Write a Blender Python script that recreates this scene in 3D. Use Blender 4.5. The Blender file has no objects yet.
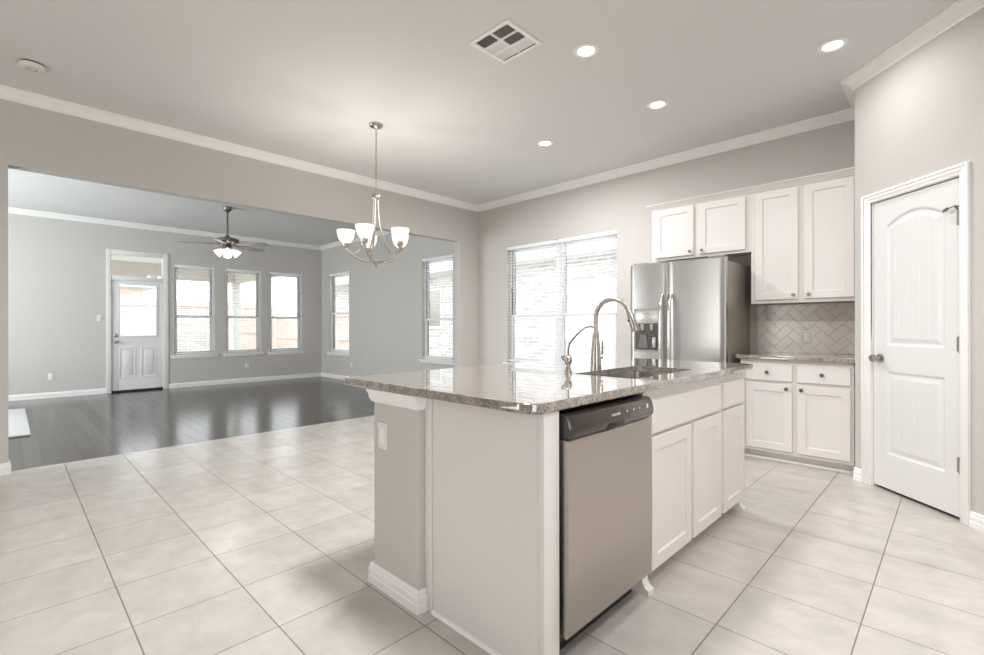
import bpy, bmesh, math, random
from mathutils import Vector, Matrix

SC = bpy.context.scene
COL = SC.collection
random.seed(7)

# ------------------------------------------------------------------ camera
F_PX, U0, V0, YAW, ROLL, CAM_H = 474.875, 485.31, 326.64, math.radians(44.7965), -0.0015, 1.165
cam_d = bpy.data.cameras.new('camera')
cam_d.sensor_width = 36.0
cam_d.lens = F_PX * 36.0 / 984
cam_d.shift_x = (492 - U0) / 984
cam_d.shift_y = -(327.5 - V0) / 984
cam_d.clip_start = 0.02
cam_o = bpy.data.objects.new('camera', cam_d)
COL.objects.link(cam_o)
_f = Vector((-math.sin(YAW), math.cos(YAW), 0))
_r = (Vector((math.cos(YAW), math.sin(YAW), 0)) * math.cos(ROLL) + Vector((0, 0, 1)) * math.sin(ROLL)).normalized()
_u = _r.cross(_f).normalized()
cam_o.matrix_world = Matrix(((_r.x, _u.x, -_f.x, 0), (_r.y, _u.y, -_f.y, 0), (_r.z, _u.z, -_f.z, CAM_H), (0, 0, 0, 1)))
SC.camera = cam_o

# ------------------------------------------------------------------ sky, fill lights, exposure
SKY_STRENGTH = 3.2
world = bpy.data.worlds.new('sky')
SC.world = world
world.use_nodes = True
_bg = world.node_tree.nodes['Background']
_bg.inputs[0].default_value = (0.93, 0.97, 1.0, 1)
_bg.inputs[1].default_value = SKY_STRENGTH
SC.view_settings.view_transform = 'Standard'
SC.view_settings.look = 'None'
SC.view_settings.exposure = 0.06
SC.view_settings.gamma = 1.0
SC.view_settings.use_curve_mapping = False
SC.cycles.max_bounces = 10
SC.cycles.diffuse_bounces = 6
SC.cycles.glossy_bounces = 5
SC.cycles.transmission_bounces = 6
SC.cycles.transparent_max_bounces = 12
SC.cycles.caustics_reflective = False
SC.cycles.caustics_refractive = False
SC.cycles.sample_clamp_indirect = 4.0
SC.cycles.use_denoising = True


def area_light(name, loc, direction, sx, sy, energy, color=(1, 1, 1), spread=180, disk=False):
    d = bpy.data.lights.new(name, 'AREA')
    d.shape = 'DISK' if disk else 'RECTANGLE'
    d.size = sx
    if not disk:
        d.size_y = sy
    d.energy = energy
    d.color = color
    d.spread = math.radians(spread)
    o = bpy.data.objects.new(name, d)
    COL.objects.link(o)
    o.location = loc
    o.rotation_euler = Vector(direction).to_track_quat('-Z', 'Y').to_euler()
    return o


# plan of the rooms (metres; camera at the origin)
XH, YB, XF, ZC = -5.348, 5.221, -10.617, 3.05      # dining opening wall, back wall, far living wall, ceiling
XHB = -5.47                                          # far face of the opening wall
Y_REAR, X_EAST, Y_LIV = -3.2, 1.9, -2.6              # walls behind / beside the camera, living room's near wall
ZS = 2.458                                           # soffit of the wide opening
# fill lights added at openings in walls out of view, tipped upward
area_light('fill_east', (X_EAST + 0.05, -0.6, 1.5), (-1, 0, 0.4), 1.6, 1.9, 14, (0.97, 0.985, 1.0))
area_light('fill_rear', (-3.3, Y_REAR - 0.05, 1.45), (0, 1, 0.8), 1.1, 2.0, 23, (1.0, 0.965, 0.93))
area_light('fill_living', (-8.2, Y_LIV - 0.05, 1.6), (0, 1, 0.55), 3.2, 2.0, 180, (0.88, 0.955, 1.0))
# fill lamps added under the ceiling out of view, with no fixtures
LAMP = (1.0, 0.99, 0.99)
for _x, _y, _w in ((-0.589, 2.788, 4), (-0.589, 1.66, 6), (-1.795, 1.66, 56), (0.6, 1.66, 30)):
    area_light('downward_light', (_x, _y, ZC - 0.02), (0, 0, -1), 0.45, 0.45, _w, LAMP, 160, True)


# ------------------------------------------------------------------ node materials
def new_mat(name):
    m = bpy.data.materials.new(name)
    m.use_nodes = True
    nt = m.node_tree
    return m, nt, nt.nodes['Principled BSDF']


def node(nt, t, **kw):
    n = nt.nodes.new(t)
    for k, v in kw.items():
        setattr(n, k, v)
    return n


def plain(name, col, rough=0.5, metal=0.0, spec=0.5, bump=0.0, bscale=200.0, var=0.0, vscale=8.0, coat=0.0):
    m, nt, b = new_mat(name)
    b.inputs['Roughness'].default_value = rough
    b.inputs['Metallic'].default_value = metal
    b.inputs['Specular IOR Level'].default_value = spec
    b.inputs['Base Color'].default_value = (*col, 1)
    if coat:
        b.inputs['Coat Weight'].default_value = coat
        b.inputs['Coat Roughness'].default_value = 0.1
    tc = node(nt, 'ShaderNodeTexCoord')
    if var:
        n = node(nt, 'ShaderNodeTexNoise')
        n.inputs['Scale'].default_value = vscale
        n.inputs['Detail'].default_value = 4
        nt.links.new(tc.outputs['Object'], n.inputs['Vector'])
        r = node(nt, 'ShaderNodeValToRGB')
        r.color_ramp.elements[0].position = 0.3
        r.color_ramp.elements[1].position = 0.7
        r.color_ramp.elements[0].color = (*[c * (1 - var) for c in col], 1)
        r.color_ramp.elements[1].color = (*[min(1, c * (1 + var)) for c in col], 1)
        nt.links.new(n.outputs['Fac'], r.inputs['Fac'])
        nt.links.new(r.outputs['Color'], b.inputs['Base Color'])
    if bump:
        n = node(nt, 'ShaderNodeTexNoise')
        n.inputs['Scale'].default_value = bscale
        n.inputs['Detail'].default_value = 3
        nt.links.new(tc.outputs['Object'], n.inputs['Vector'])
        bp = node(nt, 'ShaderNodeBump')
        bp.inputs['Strength'].default_value = bump
        bp.inputs['Distance'].default_value = 0.002
        nt.links.new(n.outputs['Fac'], bp.inputs['Height'])
        nt.links.new(bp.outputs['Normal'], b.inputs['Normal'])
    return m


def emit(name, col, strength):
    m, nt, b = new_mat(name)
    b.inputs['Base Color'].default_value = (0.9, 0.9, 0.88, 1)
    b.inputs['Roughness'].default_value = 0.3
    b.inputs['Emission Color'].default_value = (*col, 1)
    b.inputs['Emission Strength'].default_value = strength
    return m


def brushed(name, col, rough=0.28, along='Z', metal=1.0):
    m, nt, b = new_mat(name)
    b.inputs['Metallic'].default_value = metal
    tc = node(nt, 'ShaderNodeTexCoord')
    mp = node(nt, 'ShaderNodeMapping')
    s = {'Z': (300, 300, 4), 'Y': (300, 4, 300), 'X': (4, 300, 300)}[along]
    mp.inputs['Scale'].default_value = s
    n = node(nt, 'ShaderNodeTexNoise')
    n.inputs['Scale'].default_value = 1.0
    n.inputs['Detail'].default_value = 2
    nt.links.new(tc.outputs['Object'], mp.inputs['Vector'])
    nt.links.new(mp.outputs['Vector'], n.inputs['Vector'])
    mr = node(nt, 'ShaderNodeMapRange')
    mr.inputs['To Min'].default_value = rough - 0.03
    mr.inputs['To Max'].default_value = rough + 0.04
    nt.links.new(n.outputs['Fac'], mr.inputs['Value'])
    nt.links.new(mr.outputs['Result'], b.inputs['Roughness'])
    n2 = node(nt, 'ShaderNodeTexNoise')
    n2.inputs['Scale'].default_value = 2.5
    n2.inputs['Detail'].default_value = 2
    nt.links.new(tc.outputs['Object'], n2.inputs['Vector'])
    r = node(nt, 'ShaderNodeValToRGB')
    r.color_ramp.elements[0].color = (*[c * 0.93 for c in col], 1)
    r.color_ramp.elements[1].color = (*[min(1, c * 1.06) for c in col], 1)
    nt.links.new(n2.outputs['Fac'], r.inputs['Fac'])
    nt.links.new(r.outputs['Color'], b.inputs['Base Color'])
    bp = node(nt, 'ShaderNodeBump')
    bp.inputs['Strength'].default_value = 0.02
    bp.inputs['Distance'].default_value = 0.0003
    nt.links.new(n.outputs['Fac'], bp.inputs['Height'])
    nt.links.new(bp.outputs['Normal'], b.inputs['Normal'])
    return m


def tile_mat():
    m, nt, b = new_mat('floor tile')
    tc = node(nt, 'ShaderNodeTexCoord')
    mp = node(nt, 'ShaderNodeMapping')
    T = 0.4015
    mp.inputs['Location'].default_value = (4.2825 + 20 * T, -0.3425 + 20 * T, 0)
    nt.links.new(tc.outputs['Object'], mp.inputs['Vector'])
    br = node(nt, 'ShaderNodeTexBrick')
    br.offset = 0.0
    br.squash = 1.0
    br.inputs['Scale'].default_value = 1.0
    br.inputs['Brick Width'].default_value = T
    br.inputs['Row Height'].default_value = T
    br.inputs['Mortar Size'].default_value = 0.0028
    br.inputs['Mortar Smooth'].default_value = 0.2
    br.inputs['Bias'].default_value = 0.0
    br.inputs['Color1'].default_value = (0.53, 0.497, 0.458, 1)
    br.inputs['Color2'].default_value = (0.59, 0.552, 0.512, 1)
    br.inputs['Mortar'].default_value = (0.22, 0.20, 0.18, 1)
    nt.links.new(mp.outputs['Vector'], br.inputs['Vector'])
    mps = node(nt, 'ShaderNodeMapping')
    mps.inputs['Scale'].default_value = (1.0, 1.25, 1.0)
    nt.links.new(tc.outputs['Object'], mps.inputs['Vector'])
    n = node(nt, 'ShaderNodeTexNoise')
    n.inputs['Scale'].default_value = 6.0
    n.inputs['Detail'].default_value = 7
    n.inputs['Roughness'].default_value = 0.62
    n.inputs['Distortion'].default_value = 0.25
    nt.links.new(mps.outputs['Vector'], n.inputs['Vector'])
    r = node(nt, 'ShaderNodeValToRGB')
    r.color_ramp.elements[0].position = 0.32
    r.color_ramp.elements[1].position = 0.68
    r.color_ramp.elements[0].color = (0.90, 0.895, 0.89, 1)
    r.color_ramp.elements[1].color = (1.07, 1.07, 1.07, 1)
    nt.links.new(n.outputs['Fac'], r.inputs['Fac'])
    mx = node(nt, 'ShaderNodeMix', data_type='RGBA', blend_type='MULTIPLY')
    mx.inputs['Factor'].default_value = 1.0
    nt.links.new(br.outputs['Color'], mx.inputs[6])
    nt.links.new(r.outputs['Color'], mx.inputs[7])
    nt.links.new(mx.outputs[2], b.inputs['Base Color'])
    mr = node(nt, 'ShaderNodeMapRange')
    mr.inputs['To Min'].default_value = 0.24
    mr.inputs['To Max'].default_value = 0.75
    nt.links.new(br.outputs['Fac'], mr.inputs['Value'])
    nt.links.new(mr.outputs['Result'], b.inputs['Roughness'])
    inv = node(nt, 'ShaderNodeMath', operation='MULTIPLY_ADD')
    inv.inputs[1].default_value = -1.0
    inv.inputs[2].default_value = 1.0
    nt.links.new(br.outputs['Fac'], inv.inputs[0])
    bp = node(nt, 'ShaderNodeBump')
    bp.inputs['Strength'].default_value = 0.35
    bp.inputs['Distance'].default_value = 0.002
    nt.links.new(inv.outputs[0], bp.inputs['Height'])
    nt.links.new(bp.outputs['Normal'], b.inputs['Normal'])
    return m


def wood_floor_mat():
    m, nt, b = new_mat('dark plank floor')
    tc = node(nt, 'ShaderNodeTexCoord')
    br = node(nt, 'ShaderNodeTexBrick')
    br.offset = 0.37
    br.inputs['Scale'].default_value = 1.0
    br.inputs['Brick Width'].default_value = 1.3
    br.inputs['Row Height'].default_value = 0.127
    br.inputs['Mortar Size'].default_value = 0.0035
    br.inputs['Mortar Smooth'].default_value = 0.3
    br.inputs['Color1'].default_value = (0.035, 0.030, 0.027, 1)
    br.inputs['Color2'].default_value = (0.095, 0.083, 0.075, 1)
    br.inputs['Mortar'].default_value = (0.012, 0.01, 0.009, 1)
    mp = node(nt, 'ShaderNodeMapping')
    mp.inputs['Location'].default_value = (30, 30, 0)
    nt.links.new(tc.outputs['Object'], mp.inputs['Vector'])
    nt.links.new(mp.outputs['Vector'], br.inputs['Vector'])
    mp2 = node(nt, 'ShaderNodeMapping')
    mp2.inputs['Scale'].default_value = (2, 26, 1)
    nt.links.new(tc.outputs['Object'], mp2.inputs['Vector'])
    n = node(nt, 'ShaderNodeTexNoise')
    n.inputs['Scale'].default_value = 1.6
    n.inputs['Detail'].default_value = 6
    nt.links.new(mp2.outputs['Vector'], n.inputs['Vector'])
    r = node(nt, 'ShaderNodeValToRGB')
    r.color_ramp.elements[0].color = (0.65, 0.65, 0.65, 1)
    r.color_ramp.elements[1].color = (1.35, 1.33, 1.3, 1)
    nt.links.new(n.outputs['Fac'], r.inputs['Fac'])
    mx = node(nt, 'ShaderNodeMix', data_type='RGBA', blend_type='MULTIPLY')
    mx.inputs['Factor'].default_value = 1.0
    nt.links.new(br.outputs['Color'], mx.inputs[6])
    nt.links.new(r.outputs['Color'], mx.inputs[7])
    nt.links.new(mx.outputs[2], b.inputs['Base Color'])
    b.inputs['Roughness'].default_value = 0.17
    b.inputs['Specular IOR Level'].default_value = 0.6
    hh = node(nt, 'ShaderNodeMath', operation='MULTIPLY_ADD')
    hh.inputs[1].default_value = -2.5
    nt.links.new(br.outputs['Fac'], hh.inputs[0])
    nt.links.new(n.outputs['Fac'], hh.inputs[2])
    bp = node(nt, 'ShaderNodeBump')
    bp.inputs['Strength'].default_value = 0.22
    bp.inputs['Distance'].default_value = 0.004
    nt.links.new(hh.outputs[0], bp.inputs['Height'])
    nt.links.new(bp.outputs['Normal'], b.inputs['Normal'])
    return m


def granite_mat():
    m, nt, b = new_mat('speckled granite')
    tc = node(nt, 'ShaderNodeTexCoord')
    v = node(nt, 'ShaderNodeTexVoronoi')
    v.inputs['Scale'].default_value = 330
    nt.links.new(tc.outputs['Object'], v.inputs['Vector'])
    r = node(nt, 'ShaderNodeValToRGB')
    r.color_ramp.interpolation = 'CONSTANT'
    cr = r.color_ramp
    cr.elements[0].position = 0.0
    cr.elements[0].color = (0.10, 0.08, 0.065, 1)
    cr.elements[1].position = 0.13
    cr.elements[1].color = (0.23, 0.195, 0.165, 1)
    for p_, c_ in ((0.36, (0.32, 0.28, 0.245)), (0.62, (0.44, 0.40, 0.36)), (0.86, (0.26, 0.235, 0.21))):
        e = cr.elements.new(p_)
        e.color = (*c_, 1)
    sep = node(nt, 'ShaderNodeSeparateColor')
    nt.links.new(v.outputs['Color'], sep.inputs[0])
    nt.links.new(sep.outputs[0], r.inputs['Fac'])
    n = node(nt, 'ShaderNodeTexNoise')
    n.inputs['Scale'].default_value = 28
    n.inputs['Detail'].default_value = 5
    nt.links.new(tc.outputs['Object'], n.inputs['Vector'])
    r2 = node(nt, 'ShaderNodeValToRGB')
    r2.color_ramp.elements[0].position = 0.35
    r2.color_ramp.elements[1].position = 0.65
    r2.color_ramp.elements[0].color = (0.72, 0.70, 0.68, 1)
    r2.color_ramp.elements[1].color = (1.2, 1.19, 1.17, 1)
    nt.links.new(n.outputs['Fac'], r2.inputs['Fac'])
    mx = node(nt, 'ShaderNodeMix', data_type='RGBA', blend_type='MULTIPLY')
    mx.inputs['Factor'].default_value = 1.0
    nt.links.new(r.outputs['Color'], mx.inputs[6])
    nt.links.new(r2.outputs['Color'], mx.inputs[7])
    nt.links.new(mx.outputs[2], b.inputs['Base Color'])
    b.inputs['Roughness'].default_value = 0.05
    b.inputs['Specular IOR Level'].default_value = 0.9
    b.inputs['Coat Weight'].default_value = 1.0
    b.inputs['Coat Roughness'].default_value = 0.02
    b.inputs['Coat IOR'].default_value = 1.7
    return m


def brick_mat(name, c1, c2, mortar, plane='XZ'):
    m, nt, b = new_mat(name)
    tc = node(nt, 'ShaderNodeTexCoord')
    sx = node(nt, 'ShaderNodeSeparateXYZ')
    cx = node(nt, 'ShaderNodeCombineXYZ')
    nt.links.new(tc.outputs['Object'], sx.inputs[0])
    nt.links.new(sx.outputs['X' if plane == 'XZ' else 'Y'], cx.inputs['X'])
    nt.links.new(sx.outputs['Z'], cx.inputs['Y'])
    br = node(nt, 'ShaderNodeTexBrick')
    br.inputs['Scale'].default_value = 1.0
    br.inputs['Brick Width'].default_value = 0.30
    br.inputs['Row Height'].default_value = 0.085
    br.inputs['Mortar Size'].default_value = 0.012
    br.inputs['Color1'].default_value = (*c1, 1)
    br.inputs['Color2'].default_value = (*c2, 1)
    br.inputs['Mortar'].default_value = (*mortar, 1)
    nt.links.new(cx.outputs[0], br.inputs['Vector'])
    nt.links.new(br.outputs['Color'], b.inputs['Base Color'])
    b.inputs['Roughness'].default_value = 0.9
    return m


def glass_mat():
    m = bpy.data.materials.new('window glass')
    m.use_nodes = True
    nt = m.node_tree
    nt.nodes.clear()
    out = node(nt, 'ShaderNodeOutputMaterial')
    tr = node(nt, 'ShaderNodeBsdfTransparent')
    tr.inputs[0].default_value = (0.985, 0.985, 0.985, 1)
    gl = node(nt, 'ShaderNodeBsdfGlossy')
    gl.inputs['Roughness'].default_value = 0.02
    lw = node(nt, 'ShaderNodeLayerWeight')
    pw = node(nt, 'ShaderNodeMath', operation='POWER')
    pw.inputs[1].default_value = 5.0
    fr = node(nt, 'ShaderNodeMath', operation='MULTIPLY_ADD')
    fr.inputs[1].default_value = 0.9
    fr.inputs[2].default_value = 0.03
    nt.links.new(lw.outputs['Facing'], pw.inputs[0])
    nt.links.new(pw.outputs[0], fr.inputs[0])
    mx = node(nt, 'ShaderNodeMixShader')
    nt.links.new(fr.outputs[0], mx.inputs[0])
    nt.links.new(tr.outputs[0], mx.inputs[1])
    nt.links.new(gl.outputs[0], mx.inputs[2])
    nt.links.new(mx.outputs[0], out.inputs[0])
    return m


M = {}
M['paint'] = plain('greige wall paint', (0.60, 0.572, 0.545), 0.85, spec=0.25, bump=0.12, bscale=90)
M['ceil'] = plain('ceiling paint', (0.73, 0.722, 0.715), 0.9, spec=0.2, bump=0.12, bscale=70)
M['trim'] = plain('white trim enamel', (0.91, 0.90, 0.89), 0.35, spec=0.4)
M['cab'] = plain('white cabinet enamel', (0.77, 0.735, 0.71), 0.38, spec=0.4)
M['cabgap'] = plain('cabinet face frame enamel', (0.72, 0.69, 0.66), 0.42, spec=0.4)
M['door'] = plain('white door enamel', (0.80, 0.795, 0.79), 0.4, spec=0.4)
M['vinyl'] = plain('white window vinyl', (0.86, 0.87, 0.88), 0.4)
M['slat'] = plain('white blind slat', (0.90, 0.905, 0.905), 0.5)
M['tile'] = tile_mat()
M['wood'] = wood_floor_mat()
M['granite'] = granite_mat()
M['steel'] = brushed('brushed stainless steel', (0.50, 0.485, 0.47), 0.30, 'X')
M['steelv'] = brushed('brushed stainless door', (0.50, 0.46, 0.42), 0.3, 'Y')
M['steelh'] = brushed('polished steel handle', (0.72, 0.70, 0.68), 0.18, 'Z')
M['fside'] = plain('taupe painted steel', (0.30, 0.265, 0.23), 0.45, metal=0.3, bump=0.1, bscale=300)
M['nickel'] = brushed('brushed nickel', (0.47, 0.44, 0.405), 0.27, 'Z')
M['nickeld'] = plain('dark nickel', (0.30, 0.27, 0.24), 0.3, metal=1.0)
M['bronze'] = plain('pewter fan metal', (0.22, 0.20, 0.19), 0.35, metal=0.9)
M['black'] = plain('black plastic', (0.012, 0.011, 0.010), 0.35)
M['dwpanel'] = plain('dark brown control panel', (0.045, 0.036, 0.030), 0.22, coat=0.3)
M['grey'] = plain('grey plastic', (0.30, 0.29, 0.28), 0.4)
M['greyd'] = plain('charcoal plastic', (0.07, 0.063, 0.057), 0.4)
M['paddle'] = plain('dim grey plastic', (0.15, 0.14, 0.13), 0.4)
M['silver'] = plain('silver plastic', (0.52, 0.50, 0.47), 0.3, metal=0.6)
M['ink'] = plain('pale print', (0.75, 0.74, 0.72), 0.5)
M['inkd'] = plain('dark print', (0.10, 0.10, 0.10), 0.5)
M['plate'] = plain('white plastic plate', (0.80, 0.78, 0.75), 0.35)
M['slot'] = plain('dark slot', (0.05, 0.05, 0.05), 0.6)
M['glass'] = glass_mat()
M['lens'] = emit('lit downlight lens', (1.0, 0.93, 0.82), 9.0)
def frosted(name, col, strength):
    m = bpy.data.materials.new(name)
    m.use_nodes = True
    nt = m.node_tree
    nt.nodes.clear()
    out = node(nt, 'ShaderNodeOutputMaterial')
    tl = node(nt, 'ShaderNodeBsdfTranslucent')
    tl.inputs[0].default_value = (0.62, 0.60, 0.57, 1)
    df = node(nt, 'ShaderNodeBsdfDiffuse')
    df.inputs[0].default_value = (0.6, 0.58, 0.55, 1)
    em = node(nt, 'ShaderNodeEmission')
    em.inputs[0].default_value = (*col, 1)
    em.inputs[1].default_value = strength
    mx = node(nt, 'ShaderNodeMixShader')
    mx.inputs[0].default_value = 0.35
    ad = node(nt, 'ShaderNodeAddShader')
    nt.links.new(tl.outputs[0], mx.inputs[1])
    nt.links.new(df.outputs[0], mx.inputs[2])
    nt.links.new(mx.outputs[0], ad.inputs[0])
    nt.links.new(em.outputs[0], ad.inputs[1])
    nt.links.new(ad.outputs[0], out.inputs[0])
    return m


M['shade'] = frosted('lit frosted glass', (1.0, 0.90, 0.78), 0.3)
M['fanshade'] = frosted('lit fan glass', (1.0, 0.98, 0.95), 1.2)
M['bulb'] = emit('lit bulb', (1.0, 0.85, 0.65), 4.0)
M['bladetop'] = plain('grey fan blade', (0.30, 0.29, 0.31), 0.4)
M['ventdark'] = plain('dark duct', (0.06, 0.055, 0.05), 0.8)
M['splash'] = plain('glazed backsplash tile', (0.74, 0.685, 0.625), 0.18, var=0.05, vscale=5)
M['grout'] = plain('grey grout', (0.44, 0.40, 0.36), 0.8)
M['hearth'] = plain('white hearth tile', (0.72, 0.73, 0.74), 0.3)
M['shadow'] = plain('toe kick board', (0.30, 0.27, 0.24), 0.7)
M['brick'] = brick_mat('pale grey brick', (0.86, 0.83, 0.82), (0.60, 0.575, 0.57), (0.91, 0.90, 0.90))
M['brickr'] = brick_mat('pinkish brick', (0.74, 0.60, 0.56), (0.66, 0.52, 0.48), (0.8, 0.75, 0.72), 'YZ')
M['fence'] = plain('weathered pink cedar', (0.78, 0.67, 0.63), 0.8, var=0.12, vscale=3)
M['grass'] = plain('lawn grass', (0.44, 0.49, 0.38), 0.9, var=0.25, vscale=6)
M['concrete'] = plain('pale concrete', (0.72, 0.71, 0.69), 0.9, var=0.06)
M['stone'] = brick_mat('white retaining stone', (0.85, 0.84, 0.83), (0.6, 0.59, 0.58), (0.5, 0.49, 0.48), 'YZ')
M['soffit'] = plain('white soffit', (0.85, 0.85, 0.85), 0.7)
M['taupe'] = plain('taupe beam paint', (0.76, 0.68, 0.65), 0.8)
M['roof'] = plain('pale shingle', (0.62, 0.60, 0.60), 0.9, var=0.1, vscale=20)


# ------------------------------------------------------------------ mesh helpers
class MB:
    """collects shapes in world coordinates (optionally through a matrix) and links them as one mesh object"""

    def __init__(self, mtx=None):
        self.bm = bmesh.new()
        self.m = mtx or Matrix.Identity(4)

    def _add(self, tmp):
        me = bpy.data.meshes.new('tmp')
        tmp.to_mesh(me)
        tmp.free()
        me.transform(self.m)
        if self.m.determinant() < 0:
            me.flip_normals()
        self.bm.from_mesh(me)
        bpy.data.meshes.remove(me)
        return self

    def box(self, x0, x1, y0, y1, z0, z1, bev=0.0, seg=2):
        t = bmesh.new()
        bmesh.ops.create_cube(t, size=1.0)
        for v in t.verts:
            v.co = Vector(((x0 + x1) / 2 + v.co.x * (x1 - x0), (y0 + y1) / 2 + v.co.y * (y1 - y0), (z0 + z1) / 2 + v.co.z * (z1 - z0)))
        if bev:
            bmesh.ops.bevel(t, geom=t.edges[:], offset=bev, segments=seg, profile=0.5, affect='EDGES')
        bmesh.ops.recalc_face_normals(t, faces=t.faces[:])
        return self._add(t)

    def tube(self, pts, r, n=10, caps=True):
        t = bmesh.new()
        pts = [Vector(p) for p in pts]
        rs = r if isinstance(r, (list, tuple)) else [r] * len(pts)
        rings = []
        prev = None
        for i, p in enumerate(pts):
            a = pts[max(i - 1, 0)]
            b = pts[min(i + 1, len(pts) - 1)]
            d = (b - a).normalized()
            if prev is None:
                ref = Vector((0, 0, 1)) if abs(d.z) < 0.9 else Vector((1, 0, 0))
                e1 = d.cross(ref).normalized()
            else:
                e1 = (prev - d * prev.dot(d)).normalized()
            prev = e1
            e2 = d.cross(e1)
            rings.append([t.verts.new(p + (e1 * math.cos(2 * math.pi * k / n) + e2 * math.sin(2 * math.pi * k / n)) * rs[i]) for k in range(n)])
        for a, b in zip(rings, rings[1:]):
            for k in range(n):
                t.faces.new((a[k], a[(k + 1) % n], b[(k + 1) % n], b[k]))
        if caps:
            t.faces.new(rings[0][::-1])
            t.faces.new(rings[-1])
        bmesh.ops.recalc_face_normals(t, faces=t.faces[:])
        return self._add(t)

    def lathe(self, prof, loc=(0, 0, 0), axis=(0, 0, 1), n=24, close=True):
        """prof: (radius, height) along axis"""
        t = bmesh.new()
        rings = []
        for r, h in prof:
            if r < 1e-6:
                rings.append([t.verts.new((0, 0, h))])
            else:
                rings.append([t.verts.new((r * math.cos(2 * math.pi * k / n), r * math.sin(2 * math.pi * k / n), h)) for k in range(n)])
        for a, b in zip(rings, rings[1:]):
            for k in range(n):
                q = []
                for vv in ((a, k), (a, k + 1), (b, k + 1), (b, k)):
                    v = vv[0][vv[1] % len(vv[0])]
                    if v not in q:
                        q.append(v)
                if len(q) >= 3:
                    t.faces.new(q)
        bmesh.ops.recalc_face_normals(t, faces=t.faces[:])
        rot = Vector((0, 0, 1)).rotation_difference(Vector(axis)).to_matrix().to_4x4()
        bmesh.ops.transform(t, matrix=Matrix.Translation(loc) @ rot, verts=t.verts[:])
        return self._add(t)

    def prism(self, poly, z0, z1):
        t = bmesh.new()
        a = [t.verts.new((x, y, z0)) for x, y in poly]
        b = [t.verts.new((x, y, z1)) for x, y in poly]
        n = len(poly)
        for k in range(n):
            t.faces.new((a[k], a[(k + 1) % n], b[(k + 1) % n], b[k]))
        t.faces.new(a[::-1])
        t.faces.new(b)
        bmesh.ops.recalc_face_normals(t, faces=t.faces[:])
        return self._add(t)

    def sweep(self, prof, path, close_prof=True):
        """profile (out, z) swept along a 2D path with mitred corners; 'out' is to the left of travel"""
        t = bmesh.new()
        P = [Vector(p) for p in path]
        rows = []
        for i, p in enumerate(P):
            ds = []
            if i > 0:
                ds.append((P[i] - P[i - 1]).normalized())
            if i < len(P) - 1:
                ds.append((P[i + 1] - P[i]).normalized())
            ns = [Vector((-d.y, d.x)) for d in ds]
            if len(ns) == 2:
                m = (ns[0] + ns[1])
                m = m / (m.length_squared / 2) if m.length_squared > 1e-9 else ns[0]
            else:
                m = ns[0]
            rows.append([t.verts.new((p.x + m.x * o, p.y + m.y * o, z)) for o, z in prof])
        n = len(prof)
        for a, b in zip(rows, rows[1:]):
            for k in range(n if close_prof else n - 1):
                t.faces.new((a[k], a[(k + 1) % n], b[(k + 1) % n], b[k]))
        if close_prof:
            t.faces.new(rows[0])
            t.faces.new(rows[-1][::-1])
        bmesh.ops.recalc_face_normals(t, faces=t.faces[:])
        return self._add(t)

    def quads(self, verts, faces):
        t = bmesh.new()
        vs = [t.verts.new(v) for v in verts]
        for f in faces:
            t.faces.new([vs[i] for i in f])
        bmesh.ops.recalc_face_normals(t, faces=t.faces[:])
        return self._add(t)

    def shaker(self, u0, u1, v0, v1, n0, t=0.02, rail=0.055, dep=0.009, mid=None):
        """framed flat-panel door front in local (u, n, v): front at n0 - t (towards -n)"""
        b = 0.0025
        fr = n0 - t
        O = [(u0, v0), (u1, v0), (u1, v1), (u0, v1)]

        def ring(d, n):
            return [(u0 + d, n, v0 + d), (u1 - d, n, v0 + d), (u1 - d, n, v1 - d), (u0 + d, n, v1 - d)]
        rings = [ring(0, n0), ring(0, fr + b), ring(b, fr), ring(rail, fr), ring(rail + 0.004, fr + dep), ]
        vs = [p for r_ in rings for p in r_]
        fs = []
        for i in range(len(rings) - 1):
            for k in range(4):
                fs.append((4 * i + k, 4 * i + (k + 1) % 4, 4 * i + 4 + (k + 1) % 4, 4 * i + 4 + k))
        L = 4 * (len(rings) - 1)
        fs.append((L, L + 1, L + 2, L + 3))
        fs.append((3, 2, 1, 0))
        return self.quads(vs, fs)

    def slab(self, u0, u1, v0, v1, n0, t=0.02):
        b = 0.003
        return self.shaker(u0, u1, v0, v1, n0, t, rail=0.012, dep=0.0)

    def build(self, name, mat, parent=None, smooth=True, angle=35, flat_up=False):
        me = bpy.data.meshes.new(name)
        bmesh.ops.remove_doubles(self.bm, verts=self.bm.verts[:], dist=1e-6)
        off = parent_loc(parent) if parent else Vector((0, 0, 0))
        if parent:
            bmesh.ops.translate(self.bm, verts=self.bm.verts[:], vec=-off)
        self.bm.to_mesh(me)
        self.bm.free()
        me.materials.append(mat)
        if smooth:
            for p in me.polygons:
                p.use_smooth = True
            try:
                me.set_sharp_from_angle(angle=math.radians(angle))
            except Exception:
                pass
            if flat_up:
                for p in me.polygons:
                    if abs(p.normal.z) > 0.9999:
                        p.use_smooth = False
        o = bpy.data.objects.new(name, me)
        COL.objects.link(o)
        if parent:
            o.parent = parent
        return o


def parent_loc(o):
    v = Vector((0, 0, 0))
    while o is not None:
        v += o.location
        o = o.parent
    return v


def tag(o, label, cat, group=None):
    o['label'] = label
    o['category'] = cat
    if group:
        o['group'] = group
    return o


def thing(name, label, cat, loc=(0, 0, 0), group=None):
    o = bpy.data.objects.new(name, None)
    o.empty_display_size = 0.1
    o.location = loc
    COL.objects.link(o)
    return tag(o, label, cat, group)


def struct(o, label=None, cat=None):
    o['kind'] = 'structure'
    if label:
        o['label'] = label
    if cat:
        o['category'] = cat
    return o


def s_empty(name, loc, label, cat):
    o = bpy.data.objects.new(name, None)
    o.location = loc
    COL.objects.link(o)
    return struct(o, label, cat)


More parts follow.
